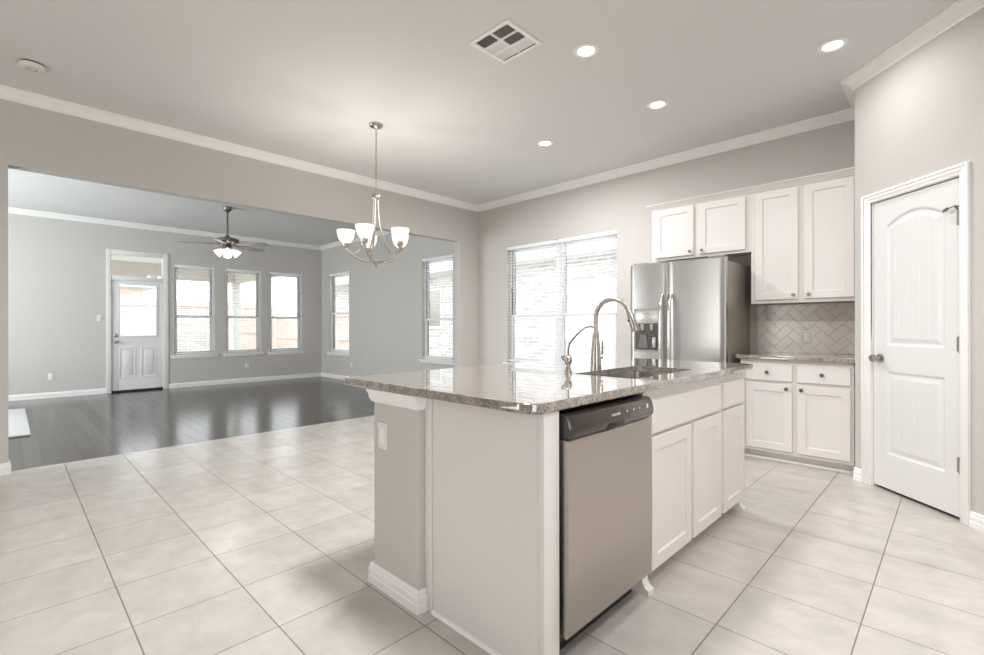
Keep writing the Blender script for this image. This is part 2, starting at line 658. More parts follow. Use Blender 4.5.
# wall slab with rectangular holes; axis 'x' = the wall runs along x (its plane is y = p0..p1)
def wall(name, axis, p0, p1, a0, a1, z0, z1, holes, mat, label):
    As = sorted({a0, a1, *[h[0] for h in holes], *[h[1] for h in holes]})
    Zs = sorted({z0, z1, *[h[2] for h in holes], *[h[3] for h in holes]})
    As = [a for a in As if a0 <= a <= a1]
    Zs = [z for z in Zs if z0 <= z <= z1]

    def solid(i, j):
        if not (0 <= i < len(As) - 1 and 0 <= j < len(Zs) - 1):
            return False
        ca, cz = (As[i] + As[i + 1]) / 2, (Zs[j] + Zs[j + 1]) / 2
        return not any(h[0] < ca < h[1] and h[2] < cz < h[3] for h in holes)

    def pt(a, p, z):
        return (a, p, z) if axis == 'x' else (p, a, z)
    vs, fs = [], []

    def quad(*q):
        n = len(vs)
        vs.extend(q)
        fs.append((n, n + 1, n + 2, n + 3))
    for i in range(len(As) - 1):
        for j in range(len(Zs) - 1):
            if not solid(i, j):
                continue
            A, B, C, D = As[i], As[i + 1], Zs[j], Zs[j + 1]
            quad(pt(A, p0, C), pt(B, p0, C), pt(B, p0, D), pt(A, p0, D))
            quad(pt(A, p1, C), pt(A, p1, D), pt(B, p1, D), pt(B, p1, C))
            if not solid(i - 1, j):
                quad(pt(A, p0, C), pt(A, p0, D), pt(A, p1, D), pt(A, p1, C))
            if not solid(i + 1, j):
                quad(pt(B, p0, C), pt(B, p1, C), pt(B, p1, D), pt(B, p0, D))
            if not solid(i, j - 1):
                quad(pt(A, p0, C), pt(A, p1, C), pt(B, p1, C), pt(B, p0, C))
            if not solid(i, j + 1):
                quad(pt(A, p0, D), pt(B, p0, D), pt(B, p1, D), pt(A, p1, D))
    b = MB()
    t = bmesh.new()
    vv = [t.verts.new(v) for v in vs]
    for f in fs:
        t.faces.new([vv[k] for k in f])
    bmesh.ops.remove_doubles(t, verts=t.verts[:], dist=1e-6)
    bmesh.ops.recalc_face_normals(t, faces=t.faces[:])
    b._add(t)
    return struct(b.build(name, mat, smooth=False), label, 'wall')


# ------------------------------------------------------------------ room shell
WT = 0.16
FW = [(2.25, 2.948), (3.158, 3.849), (4.038, 4.75)]          # far living windows (y ranges)
FZ0, FZ1 = 0.615, 2.368
RW = [(-10.25, -9.345), (-6.776, -5.94)]                     # living side windows (x ranges)
RZ0, RZ1 = 0.585, 2.375
KW = (-4.73, -2.93)
KZ0, KZ1 = 0.63, 2.345
DY0, DY1, DZ1 = 1.285, 2.085, 2.49                           # exterior door rough opening incl. transom

struct(MB().box(XHB + 0.03, X_EAST + WT, Y_REAR - WT, YB + WT, -0.06, 0.0).build('floor', M['tile'], smooth=False), 'beige square tile floor of the kitchen and dining area', 'floor')
struct(MB().box(XF - WT, XHB + 0.03, Y_LIV - WT, YB + WT, -0.06, 0.0).build('floor.001', M['wood'], smooth=False), 'dark plank floor of the living room', 'floor')
struct(MB().box(XF - WT, X_EAST + WT, Y_REAR - WT, YB + WT, ZC, ZC + 0.12).build('ceiling', M['ceil'], smooth=False), 'pale flat ceiling over kitchen and living room', 'ceiling')

wall('wall_back', 'x', YB, YB + WT, XF - WT, X_EAST + WT, 0, ZC,
     [(KW[0], KW[1], KZ0, KZ1)] + [(a, b, RZ0, RZ1) for a, b in RW], M['paint'], 'greige wall behind refrigerator with the wide kitchen window')
wall('wall_far', 'y', XF - WT, XF, Y_LIV - WT, YB, 0, ZC,
     [(a, b, FZ0, FZ1) for a, b in FW] + [(DY0, DY1, 0, DZ1)], M['paint'], 'grey far living room wall with glazed door and three windows')
wall('wall_left', 'y', XHB, XH, Y_REAR, YB, 0, ZC, [(0.007, 4.84, -1, ZS)], M['paint'], 'greige wall with the wide opening into the living room')
wall('wall_rear', 'x', Y_REAR - WT, Y_REAR, XH, X_EAST + WT, 0, ZC, [(-3.9, -2.7, 0.45, 2.45)], M['paint'], 'greige wall behind the viewer')  # opening invented to let light in from behind the camera
wall('wall_right', 'y', X_EAST, X_EAST + WT, Y_REAR, YB, 0, ZC, [(-1.4, 0.2, 0.55, 2.45)], M['paint'], 'greige wall beside the viewer')  # window-sized opening added to light the kitchen from the side
wall('wall_near', 'x', Y_LIV - WT, Y_LIV, XF, XHB, 0, ZC, [(-9.9, -6.5, 0.5, 2.6)], M['paint'], 'grey near wall of the living room')

# corner pantry: return wall and diagonal wall with the door (local frame: s along the wall, n into the pantry, z)
PC = 4.008                                                    # x + y on the diagonal wall face
R2 = math.sqrt(0.5)


def sp(s, n=0.0):
    l = PC * R2 + n
    return ((l + s) * R2, (l - s) * R2)


PM = Matrix(((R2, R2, 0, PC / 2), (-R2, R2, 0, PC / 2), (0, 0, 1, 0), (0, 0, 0, 1)))   # (s, n, z) -> world
S0, S1 = -3.614, -1.55
DS0, DS1, DT = -3.447, -2.812, 2.055
b = MB(PM)
b.box(S0, DS0 - 0.012, 0, 0.11, 0, ZC).box(DS1 + 0.012, S1, 0, 0.11, 0, ZC).box(DS0 - 0.012, DS1 + 0.012, 0, 0.11, DT + 0.012, ZC)
struct(b.build('wall_pantry', M['paint'], smooth=False), 'greige diagonal wall with the pantry door', 'wall')
px, py = sp(S0)
struct(MB().prism([(px, py), (px, YB), (px + 0.11, YB), (px + 0.11, py - 0.02)], 0, ZC).build('wall_pantry_return', M['paint'], smooth=False), 'short greige return wall beside the base cabinet', 'wall')
qx, qy = sp(S1)
struct(MB().box(qx, X_EAST, qy, qy + 0.11, 0, ZC).build('wall_pantry_side', M['paint'], smooth=False), 'greige pantry side wall', 'wall')

# crown mouldings and baseboards
CH, CP = 0.082, 0.085
crown = [(0, ZC - CH), (0.010, ZC - CH), (0.012, ZC - CH + 0.012), (0.022, ZC - CH + 0.018), (0.030, ZC - CH + 0.032), (0.052, ZC - 0.030), (0.066, ZC - 0.020), (0.070, ZC - 0.012), (CP, ZC - 0.010), (CP, ZC), (0, ZC)]
kpath = [(XH, Y_REAR), (XH, YB), (px, YB), (px, py), (qx, qy), (X_EAST, qy)]
struct(MB().sweep([(-o, z) for o, z in crown], kpath).build('trim_1', M['trim'], angle=25), 'white crown moulding around the kitchen ceiling', 'moulding')
lpath = [(XF, Y_LIV), (XF, YB), (XHB, YB), (XHB, Y_LIV), (XF, Y_LIV)]
struct(MB().sweep([(-o, z) for o, z in crown], lpath).build('trim_2', M['trim'], angle=25), 'white crown moulding around the living room ceiling', 'moulding')
BH = 0.09
base = [(0, 0), (0.016, 0), (0.016, BH * 0.38), (0.012, BH * 0.44), (0.015, BH * 0.52), (0.015, BH * 0.70), (0.010, BH * 0.78), (0.011, BH * 0.9), (0.005, BH), (0, BH)]
nb = [(-o, z) for o, z in base]


def bboard(name, path, label):
    return struct(MB().sweep(nb, path).build(name, M['trim'], angle=20), label, 'baseboard')


bboard('baseboard_far', [(XF, Y_LIV), (XF, DY0 - 0.055)], 'white baseboard left of the glazed door')
bboard('baseboard_far.001', [(XF, DY1 + 0.075), (XF, YB), (XHB, YB), (XHB, 4.84), (XH, 4.84), (XH, YB), (-2.4, YB)], 'white baseboard under the far windows')
bboard('baseboard_left', [(XH, Y_REAR), (XH, 0.007), (XHB, 0.007), (XHB, Y_LIV)], 'white baseboard at the left end of the opening')
bboard('baseboard_pantry', [sp(S0), sp(DS0 - 0.085)], 'short white baseboard between base cabinet and pantry door')
bboard('baseboard_right', [sp(DS1 + 0.062), sp(S1), (X_EAST, qy)], 'white baseboard right of the pantry door')


# ------------------------------------------------------------------ windows
def window(name, axis, plane, a0, a1, z0, z1, rail, label, twin=False, out=1, sill=True, glass_rows=True):
    """vinyl single-hung unit in the hole. out = +1/-1: direction of outside along the wall normal"""
    mid = (a0 + a1) / 2
    base_loc = (mid, plane, z0) if axis == 'x' else (plane, mid, z0)
    root = s_empty(name, base_loc, label, 'window')
    if axis == 'x':
        def bx(b, A0, A1, n0, n1, Z0, Z1, bev=0.0):
            y = sorted((plane + out * n0, plane + out * n1))
            b.box(A0, A1, y[0], y[1], Z0, Z1, bev)
    else:
        def bx(b, A0, A1, n0, n1, Z0, Z1, bev=0.0):
            y = sorted((plane + out * n0, plane + out * n1))
            b.box(y[0], y[1], A0, A1, Z0, Z1, bev)
    g = 0.001
    F = 0.035
    fr = MB()
    bx(fr, a0 + g, a0 + F, 0.06, 0.125, z0 + g, z1 - g, 0.002)
    bx(fr, a1 - F, a1 - g, 0.06, 0.125, z0 + g, z1 - g, 0.002)
    bx(fr, a0 + F, a1 - F, 0.06, 0.125, z1 - F, z1 - g, 0.002)
    bx(fr, a0 + F, a1 - F, 0.06, 0.125, z0 + g, z0 + F, 0.002)
    cells = [(a0 + F, a1 - F)]
    if twin:
        bx(fr, mid - 0.05, mid + 0.05, 0.06, 0.125, z0 + F, z1 - F, 0.002)
        cells = [(a0 + F, mid - 0.05), (mid + 0.05, a1 - F)]
    fr.build('window_frame', M['vinyl'], root)
    for c0, c1 in cells:
        for (s0, s1, nn) in ((z0 + F, rail + 0.02, 0.068), (rail - 0.02, z1 - F, 0.095)):
            sb = MB()
            S = 0.03
            bx(sb, c0, c0 + S, nn, nn + 0.025, s0, s1, 0.002)
            bx(sb, c1 - S, c1, nn, nn + 0.025, s0, s1, 0.002)
            bx(sb, c0 + S, c1 - S, nn, nn + 0.025, s0, s0 + 0.04, 0.002)
            bx(sb, c0 + S, c1 - S, nn, nn + 0.025, s1 - 0.04, s1, 0.002)
            so = sb.build('sash', M['vinyl'], root)
            gb = MB()
            bx(gb, c0 + S, c1 - S, nn + 0.010, nn + 0.014, s0 + 0.04, s1 - 0.04)
            gb.build('pane', M['glass'], so)
    if sill:
        sb = MB()
        bx(sb, a0 - 0.06, a1 + 0.06, -0.035, -0.001, z0 - 0.018, z0 + 0.006, 0.004)
        bx(sb, a0 + 0.002, a1 - 0.002, -0.001, 0.06, z0 - 0.002, z0 + 0.006, 0.0)
        bx(sb, a0 - 0.045, a1 + 0.045, -0.018, -0.001, z0 - 0.055, z0 - 0.0185, 0.004)
        sb.build('sill', M['trim'], root)
    return root


TILT = math.radians(5)


def blind(axis, plane, a0, a1, z0, z1, out, label, bottom=None, pitch=0.044, group='window blinds'):
    """inside-mounted horizontal blind with open two inch slats"""
    bottom = z0 + 0.03 if bottom is None else bottom
    mid = (a0 + a1) / 2
    nc = 0.030
    loc = (mid, plane + out * nc, z1) if axis == 'x' else (plane + out * nc, mid, z1)
    root = thing('window_blind', label, 'blind', loc, group)

    def bx(b, A0, A1, n0, n1, Z0, Z1, bev=0.0):
        y = sorted((plane + out * n0, plane + out * n1))
        if axis == 'x':
            b.box(A0, A1, y[0], y[1], Z0, Z1, bev)
        else:
            b.box(y[0], y[1], A0, A1, Z0, Z1, bev)
    e = 0.006
    h = MB()
    bx(h, a0 + e, a1 - e, nc - 0.028, nc + 0.028, z1 - 0.052, z1 - 0.002, 0.003)
    h.build('headrail', M['slat'], root)
    s = MB()
    z = z1 - 0.052 - pitch
    while z > bottom + 0.03:
        A0, A1 = a0 + e + 0.003, a1 - e - 0.003
        hw_, dz = 0.0245 * math.cos(TILT), 0.0245 * math.sin(TILT)
        q = []
        for aa in (A0, A1):
            for nn, zz in ((nc - hw_, z + dz - 0.0013), (nc - hw_, z + dz + 0.0013), (nc + hw_, z - dz + 0.0013), (nc + hw_, z - dz - 0.0013)):
                q.append((aa, plane + out * nn, zz) if axis == 'x' else (plane + out * nn, aa, zz))
        s.quads(q, [(0, 1, 2, 3), (7, 6, 5, 4), (0, 4, 5, 1), (1, 5, 6, 2), (2, 6, 7, 3), (3, 7, 4, 0)])
        z -= pitch
    s.build('slats', M['slat'], root, smooth=False)
    r = MB()
    bx(r, a0 + e + 0.003, a1 - e - 0.003, nc - 0.025, nc + 0.025, bottom, bottom + 0.018, 0.004)
    r.build('bottom_rail', M['slat'], root)
    c = MB()
    for a in (a0 + 0.13, a1 - 0.13):
        for n_ in (nc - 0.026, nc + 0.026):
            bx(c, a - 0.001, a + 0.001, n_ - 0.0007, n_ + 0.0007, bottom + 0.018, z1 - 0.052)
    c.build('ladder_cords', M['slat'], root, smooth=False)
    w = MB()
    p0 = (a0 + 0.10, plane + out * (nc - 0.034), z1 - 0.05) if axis == 'x' else (plane + out * (nc - 0.034), a0 + 0.10, z1 - 0.05)
    p1 = (p0[0], p0[1], z1 - 0.62)
    w.tube([p0, p1], 0.004, 6)
    w.build('tilt_wand', M['vinyl'], root)
    return root


window('window_1', 'x', YB, KW[0], KW[1], KZ0, KZ1, 1.32, 'wide twin kitchen window beside the refrigerator', twin=True)
kmid = (KW[0] + KW[1]) / 2
blind('x', YB, KW[0], kmid - 0.004, KZ0, KZ1, 1, 'white slatted blind in left half of the wide kitchen window')
blind('x', YB, kmid + 0.004, KW[1], KZ0, KZ1, 1, 'white slatted blind in right half of the kitchen window, nearest the refrigerator')
_n = 2
for (a, bb), lab, lb in zip(FW, ('far living window next to the glazed door', 'middle far living window of three', 'far living window nearest the room corner'),
                            ('white blind on the far window next to the glazed door', 'white blind on the middle of three far windows', 'white blind on the far window nearest the room corner')):
    window('window_%d' % _n, 'y', XF, a, bb, FZ0, FZ1, 1.37, lab, out=-1)
    blind('y', XF, a, bb, FZ0, FZ1, -1, lb, bottom=FZ0 + 0.03)
    _n += 1
for (a, bb), rl, lab, lb in zip(RW, (1.47, 1.30), ('living side window nearest the room corner', 'living side window behind the opening edge'),
                                ('white blind on narrow side window just behind the chandelier', 'white blind on the side window next to the opening edge')):
    window('window_%d' % _n, 'x', YB, a, bb, RZ0, RZ1, rl, lab)
    blind('x', YB, a, bb, RZ0, RZ1, 1, lb)
    _n += 1

# ------------------------------------------------------------------ exterior door of the living room
d1 = s_empty('door_1', (XF, (DY0 + DY1) / 2, 0), 'white half glazed exterior door with transom window', 'door')
JX0, JX1 = XF - 0.12, XF + 0.0
b = MB()
b.box(XF + 0.0005, XF + 0.018, DY0 - 0.055, DY0 + 0.012, 0, DZ1 + 0.055, 0.004)
b.box(XF + 0.0005, XF + 0.018, DY1 - 0.012, DY1 + 0.072, 0, DZ1 + 0.055, 0.004)
b.box(XF + 0.0005, XF + 0.018, DY0 + 0.012, DY1 - 0.012, DZ1 - 0.02, DZ1 + 0.055, 0.004)
b.box(JX0, XF + 0.010, DY0 + 0.001, DY0 + 0.014, 0, DZ1 - 0.02)
b.box(JX0, XF + 0.010, DY1 - 0.014, DY1 - 0.001, 0, DZ1 - 0.02)
b.box(JX0, XF + 0.010, DY0 + 0.012, DY1 - 0.012, 2.01, 2.085, 0.004)
b.box(JX0, XF + 0.010, DY0 + 0.012, DY1 - 0.012, DZ1 - 0.03, DZ1 - 0.001)
b.build('casing', M['door'], d1)
L0, L1 = DY0 + 0.017, DY1 - 0.017
G0, G1, GZ0, GZ1 = 1.41, 1.975, 1.0, 1.94
leaf = MB()
lx0, lx1 = XF - 0.055, XF - 0.012
leaf.box(lx0, lx1, L0, G0, 0.035, 2.005, 0.002).box(lx0, lx1, G1, L1, 0.035, 2.005, 0.002)
leaf.box(lx0, lx1, G0, G1, 0.035, GZ0, 0.0).box(lx0, lx1, G0, G1, GZ1, 2.005, 0.0)
lf = leaf.build('door_leaf', M['door'], d1)
b = MB()
for (y0, y1, z0, z1) in ((G0 - 0.02, G0 + 0.012, GZ0 - 0.02, GZ1 + 0.02), (G1 - 0.012, G1 + 0.02, GZ0 - 0.02, GZ1 + 0.02), (G0 + 0.012, G1 - 0.012, GZ0 - 0.02, GZ0 + 0.012), (G0 + 0.012, G1 - 0.012, GZ1 - 0.012, GZ1 + 0.02)):
    b.box(lx1 + 0.0, lx1 + 0.008, y0, y1, z0, z1, 0.003)
for (y0, y1) in ((G0 + 0.0, 1.655), (1.73, G1)):
    z0, z1 = 0.25, 0.80
    for (a, c, e, f) in ((y0, y0 + 0.02, z0, z1), (y1 - 0.02, y1, z0, z1), (y0 + 0.02, y1 - 0.02, z0, z0 + 0.02), (y0 + 0.02, y1 - 0.02, z1 - 0.02, z1)):
        b.box(lx1, lx1 + 0.007, a, c, e, f, 0.003)
    b.box(lx1, lx1 + 0.006, y0 + 0.05, y1 - 0.05, z0 + 0.05, z1 - 0.05, 0.004)
b.build('panel_moulding', M['door'], lf)
MB().box(lx0 + 0.018, lx0 + 0.024, G0, G1, GZ0, GZ1).build('pane', M['glass'], lf)
MB().box(JX0 + 0.05, JX0 + 0.056, DY0 + 0.014, DY1 - 0.014, 2.085, DZ1 - 0.03).build('transom_pane', M['glass'], d1)
for z, nm in ((1.02, 'deadbolt'), (0.905, 'door_knob')):
    k = MB()
    if nm == 'deadbolt':
        k.lathe([(0.0, 0), (0.03, 0), (0.03, 0.012), (0.018, 0.02), (0.0, 0.022)], (lx1, L0 + 0.065, z), (1, 0, 0), 16)
    else:
        k.lathe([(0.0, 0), (0.032, 0), (0.032, 0.008), (0.012, 0.012), (0.012, 0.035), (0.026, 0.045), (0.028, 0.058), (0.02, 0.068), (0, 0.07)], (lx1, L0 + 0.065, z), (1, 0, 0), 16)
    k.build(nm, M['nickel'], lf)
MB().box(JX0, XF + 0.012, DY0 + 0.015, DY1 - 0.015, 0.0, 0.033, 0.003).build('threshold', M['black'], d1)

# ------------------------------------------------------------------ pantry door
pc_ = sp((DS0 + DS1) / 2)
d2 = s_empty('door_2', (pc_[0], pc_[1], 0), 'white arched panel pantry door in the diagonal wall', 'door')
# casing with a stepped profile
b = MB(PM)
for (s0, s1, side) in ((DS0 - 0.085, DS0 - 0.006, -1), (DS1 + 0.006, DS1 + 0.062, 1)):
    b.box(s0, s1, -0.014, -0.0005, 0, DT + 0.07, 0.003)
    if side < 0:
        b.box(s0, s0 + 0.022, -0.022, -0.013, 0, DT + 0.07, 0.004)
        b.box(s0 + 0.022, s0 + 0.05, -0.018, -0.013, 0, DT + 0.05, 0.003)
    else:
        b.box(s1 - 0.020, s1, -0.022, -0.013, 0, DT + 0.07, 0.004)
        b.box(s1 - 0.042, s1 - 0.020, -0.018, -0.013, 0, DT + 0.05, 0.003)
b.box(DS0 - 0.006, DS1 + 0.006, -0.014, -0.0005, DT + 0.006, DT + 0.07, 0.003)
b.box(DS0 - 0.063, DS1 + 0.042, -0.022, -0.013, DT + 0.050, DT + 0.07, 0.004)
b.box(DS0 - 0.04, DS1 + 0.02, -0.018, -0.013, DT + 0.028, DT + 0.05, 0.003)
# jamb
b.box(DS0 - 0.011, DS0 - 0.003, -0.001, 0.10, 0, DT + 0.003)
b.box(DS1 + 0.003, DS1 + 0.011, -0.001, 0.10, 0, DT + 0.003)
b.box(DS0 - 0.011, DS1 + 0.011, -0.001, 0.10, DT + 0.003, DT + 0.011)
b.build('casing', M['trim'], d2)
# leaf: sculpted front with two moulded panels and plank grooves
ns_, nz_ = 150, 430
lz0, lz1 = 0.022, DT - 0.004
ls0, ls1 = DS0 + 0.001, DS1 - 0.001
front_n = 0.006
PS0, PS1 = -3.335, -2.915
panels = [(0.265, 0.845, None), (1.03, 1.865, 0.075)]


def leaf_h(s, z):
    best = 0.0
    for (z0, z1, arch) in panels:
        w = (PS1 - PS0) / 2
        c = (PS0 + PS1) / 2
        top = z1
        if arch:
            top = z1 + arch * (1 - ((s - c) / w) ** 2)
        d = min(s - PS0, PS1 - s, z - z0, (top - z) * (0.93 if arch else 1.0))
        if d > 0:
            if d < 0.014:
                h = 0.009 * math.sin(d / 0.014 * math.pi / 2)
            elif d < 0.022:
                h = 0.009
            elif d < 0.05:
                h = 0.009 - 0.0075 * (d - 0.022) / 0.028
            else:
                h = 0.0015
                t_ = ((s - c) / 0.074 + 0.5) % 1.0
                q = min(t_, 1 - t_) * 0.074
                if q < 0.005:
                    h += 0.0035 * (1 - q / 0.005)
            best = h
    return best


vs, fs = [], []
for j in range(nz_ + 1):
    z = lz0 + (lz1 - lz0) * j / nz_
    for i in range(ns_ + 1):
        s = ls0 + (ls1 - ls0) * i / ns_
        vs.append((s, front_n + leaf_h(s, z), z))
W_ = ns_ + 1
for j in range(nz_):
    for i in range(ns_):
        fs.append((j * W_ + i, j * W_ + i + 1, (j + 1) * W_ + i + 1, (j + 1) * W_ + i))
b = MB(PM)
t = bmesh.new()
vv = [t.verts.new(v) for v in vs]
for f in fs:
    t.faces.new([vv[k] for k in f])
b._add(t)
b.box(ls0, ls1, front_n + 0.0105, front_n + 0.035, lz0, lz1)
b.box(ls0, ls0 + 0.002, front_n + 0.0002, front_n + 0.02, lz0, lz1).box(ls1 - 0.002, ls1, front_n + 0.0002, front_n + 0.02, lz0, lz1)
b.box(ls0, ls1, front_n + 0.0002, front_n + 0.02, lz0, lz0 + 0.002).box(ls0, ls1, front_n + 0.0002, front_n + 0.02, lz1 - 0.002, lz1)
pl = b.build('door_leaf', M['door'], d2, angle=60)
b = MB(PM)
b.lathe([(0, 0), (0.031, 0), (0.031, -0.006), (0.013, -0.012), (0.011, -0.034), (0.024, -0.042), (0.0285, -0.054), (0.024, -0.066), (0.01, -0.071), (0, -0.0715)], (DS0 + 0.058, front_n, 0.935), (0, 1, 0), 24)
b.build('door_knob', M['nickel'], pl)
for z in (1.815, 1.055, 0.335):
    b = MB(PM)
    b.tube([(DS1 + 0.001, -0.006, z - 0.045), (DS1 + 0.001, -0.006, z + 0.045)], 0.007, 10)
    b.box(DS1 - 0.026, DS1 + 0.001, 0.003, 0.0055, z - 0.044, z + 0.044)
    b.lathe([(0.0, -0.055), (0.004, -0.05), (0.005, -0.045), (0.005, 0.045), (0.004, 0.05), (0, 0.055)], (DS1 + 0.001, -0.006, z), (0, 0, 1), 10)
    b.build('hinge', M['nickel'], d2)
b = MB(PM)
b.tube([(DS1 + 0.001, -0.006, 1.878), (DS1 - 0.03, -0.02, 1.880), (DS1 - 0.06, -0.022, 1.874)], 0.004, 8)
b.tube([(DS1 - 0.055, -0.024, 1.875), (DS1 - 0.085, -0.014, 1.868)], 0.009, 10)
b.tube([(DS1 - 0.012, -0.022, 1.885), (DS1 - 0.012, -0.006, 1.862)], 0.006, 8)
b.build('hinge_pin_stop', M['nickeld'], d2)

# ------------------------------------------------------------------ island
ZT = 0.92
TH = 0.035
UND = ZT - TH
IX0, IX1 = -2.125, -0.935
IY0, IY1 = 1.155, 3.42
HX0, HX1, HY0, HY1 = -1.900, -1.560, 1.18, 3.29
SKX0, SKX1, SKY0, SKY1 = -1.415, -1.062, 2.062, 2.76


def rounded(x0, x1, y0, y1, rs, n=7):
    pts = []
    for (cx, cy, sx, sy, a0, r) in ((x0, y0, 1, 1, 180, rs[0]), (x1, y0, -1, 1, 270, rs[1]), (x1, y1, -1, -1, 0, rs[2]), (x0, y1, 1, -1, 90, rs[3])):
        for k in range(n):
            a = math.radians(a0 + 90 * k / (n - 1))
            pts.append((cx + sx * r + r * math.cos(a), cy + sy * r + r * math.sin(a)))
    return pts


def slab_with_hole(b, outer, hole, z0, z1, bev=0.004):
    """prism with rounded top edge; optional hole polygon"""
    t = bmesh.new()

    def loop(poly, z, off=0.0):
        n = len(poly)
        c = []
        for k in range(n):
            p = Vector(poly[k])
            d0 = (p - Vector(poly[k - 1]))
            d1_ = (Vector(poly[(k + 1) % n]) - p)
            d = (d0.normalized() if d0.length > 1e-9 else d1_.normalized()) + (d1_.normalized() if d1_.length > 1e-9 else d0.normalized())
            d = d.normalized()
            nrm = Vector((-d.y, d.x))
            c.append(t.verts.new((p.x + nrm.x * off, p.y + nrm.y * off, z)))
        return c
    rings = [loop(outer, z0, bev), loop(outer, z0 + bev), loop(outer, z1 - bev), loop(outer, z1 - bev * 0.35, bev * 0.35), loop(outer, z1, bev)]
    for a, c in zip(rings, rings[1:]):
        for k in range(len(a)):
            t.faces.new((a[k], a[(k + 1) % len(a)], c[(k + 1) % len(a)], c[k]))
    if hole:
        h = [loop(hole, z1), loop(hole, z0)]
        for k in range(len(hole)):
            t.faces.new((h[0][k], h[0][(k + 1) % len(hole)], h[1][(k + 1) % len(hole)], h[1][k]))
        for ro, rh in ((rings[-1], h[0]), (rings[0], h[1])):
            es = []
            for L in (ro, rh):
                for k in range(len(L)):
                    e = t.edges.get((L[k], L[(k + 1) % len(L)]))
                    es.append(e)
            bmesh.ops.triangle_fill(t, use_beauty=True, use_dissolve=False, edges=es)
    else:
        t.faces.new(rings[-1])
        t.faces.new(rings[0][::-1])
    bmesh.ops.recalc_face_normals(t, faces=t.faces[:])
    b._add(t)


b = MB()
slab_with_hole(b, rounded(IX0, IX1, IY0, IY1, (0.02, 0.07, 0.03, 0.02)), rounded(SKX0, SKX1, SKY0, SKY1, (0.03,) * 4), UND, ZT)
tag(b.build('countertop', M['granite'], angle=30, flat_up=True), 'glossy speckled granite countertop of the kitchen island with sink cutout', 'countertop')

# half wall carrying the overhang
hw = s_empty('wall_island', (HX0, HY0, 0), 'beige half wall at the end of the kitchen island', 'wall')
b = MB()
b.prism(rounded(HX0, HX1, HY0, HY1, (0.02, 0.02, 0.005, 0.005)), 0, UND - 0.001)
b.build('half_wall', M['paint'], hw)
hp = [(HX1 - 0.0, HY0 + 0.045), (HX1, HY0), (HX0, HY0), (HX0, HY1)]
hpath = list(reversed(hp))
b = MB().sweep([(-o, z) for o, z in base], hpath)
b.build('baseboard_island', M['trim'], hw, angle=20)
cap = [(0, UND - 0.06), (0.005, UND - 0.06), (0.006, UND - 0.053), (0.011, UND - 0.048), (0.013, UND - 0.036), (0.015, UND - 0.022), (0.021, UND - 0.013), (0.022, UND - 0.002), (0, UND - 0.002)]
MB().sweep([(-o, z) for o, z in cap], hpath).build('cap_moulding', M['trim'], hw, angle=20)

# end panel
FX = -0.968                                                    # face frame front
ep = thing('end_panel', 'plain white end panel of the kitchen island beside the dishwasher', 'panel', (-1.25, 1.23, 0))
MB().box(-1.558, FX - 0.006, 1.222, 1.24, 0, UND - 0.001).build('panel_board', M['cab'], ep)
MB().box(-1.5595, -1.515, 1.214, 1.2218, 0, UND - 0.001, 0.003).build('edge_strip', M['cab'], ep)
MB().sweep([(0, 0), (0.012, 0), (0.011, 0.006), (0.007, 0.011), (0, 0.013)], [(FX - 0.03, 1.2215), (-1.515, 1.2215)]).build('shoe_moulding', M['trim'], ep)
MB().box(FX - 0.0055, FX + 0.022, 1.2205, 1.304, 0, UND - 0.001, 0.002).build('corner_stile', M['cab'], ep)

# local frame for fronts facing +x: (u = y, n, v = z): front towards +x -> n = -x
XM = Matrix(((0, -1, 0, 0), (1, 0, 0, 0), (0, 0, 1, 0), (0, 0, 0, 1)))     # (u, n, v) -> x = -n, y = u
FN = -FX


def island_cab(name, label, y0, y1, doors, drawers, z_open=0.085):
    r = thing(name, label, 'cabinet', (FX, (y0 + y1) / 2, 0))
    b = MB()
    b.box(-1.53, FX - 0.02, y0, y0 + 0.018, z_open, UND - 0.001).box(-1.53, FX - 0.02, y1 - 0.018, y1, z_open, UND - 0.001)
    b.box(-1.53, FX - 0.02, y0 + 0.018, y1 - 0.018, z_open, z_open + 0.018).box(-1.53, -1.512, y0 + 0.018, y1 - 0.018, z_open + 0.018, UND - 0.001)
    b.build('carcass', M['cab'], r)
    b = MB()
    ys = [y0] + [(d[1] + e[0]) / 2 for d, e in zip(doors, doors[1:])] + [y1]
    b.box(FX - 0.0195, FX, y0, y1, z_open, z_open + 0.035).box(FX - 0.0195, FX, y0, y1, UND - 0.05, UND - 0.001)
    b.box(FX - 0.0197, FX - 0.0002, y0 + 0.002, y1 - 0.002, 0.655, 0.71)
    for k, yy in enumerate(ys):
        a, c = (yy, yy + 0.05) if k == 0 else ((yy - 0.05, yy) if k == len(ys) - 1 else (yy - 0.03, yy + 0.03))
        b.box(FX - 0.0195, FX, a, c, z_open + 0.035, UND - 0.05)
    b.build('face_frame', M['cabgap'], r, smooth=False)
    for d in doors:
        MB(XM).shaker(d[0], d[1], 0.088, 0.675, FN - 0.0005, 0.019, rail=0.06).build('door', M['cab'], r)
    for d in drawers:
        MB(XM).slab(d[0], d[1], 0.692, 0.838, FN - 0.0005, 0.019).build('drawer', M['cab'], r)
    b = MB()
    b.box(-1.06, -1.045, y0 + 0.001, y1 - 0.001, 0.0, z_open - 0.001)
    b.build('toe_kick', M['cab'], r)
    return r


sc_ = island_cab('sink_cabinet', 'white island cabinet under the sink with two doors and one wide false drawer', 1.945, 2.882, [(1.992, 2.428), (2.46, 2.855)], [(1.992, 2.855)])
nc_ = island_cab('island_cabinet', 'narrow white island cabinet with single door at the far end', 2.884, 3.29, [(2.902, 3.268)], [(2.902, 3.268)])


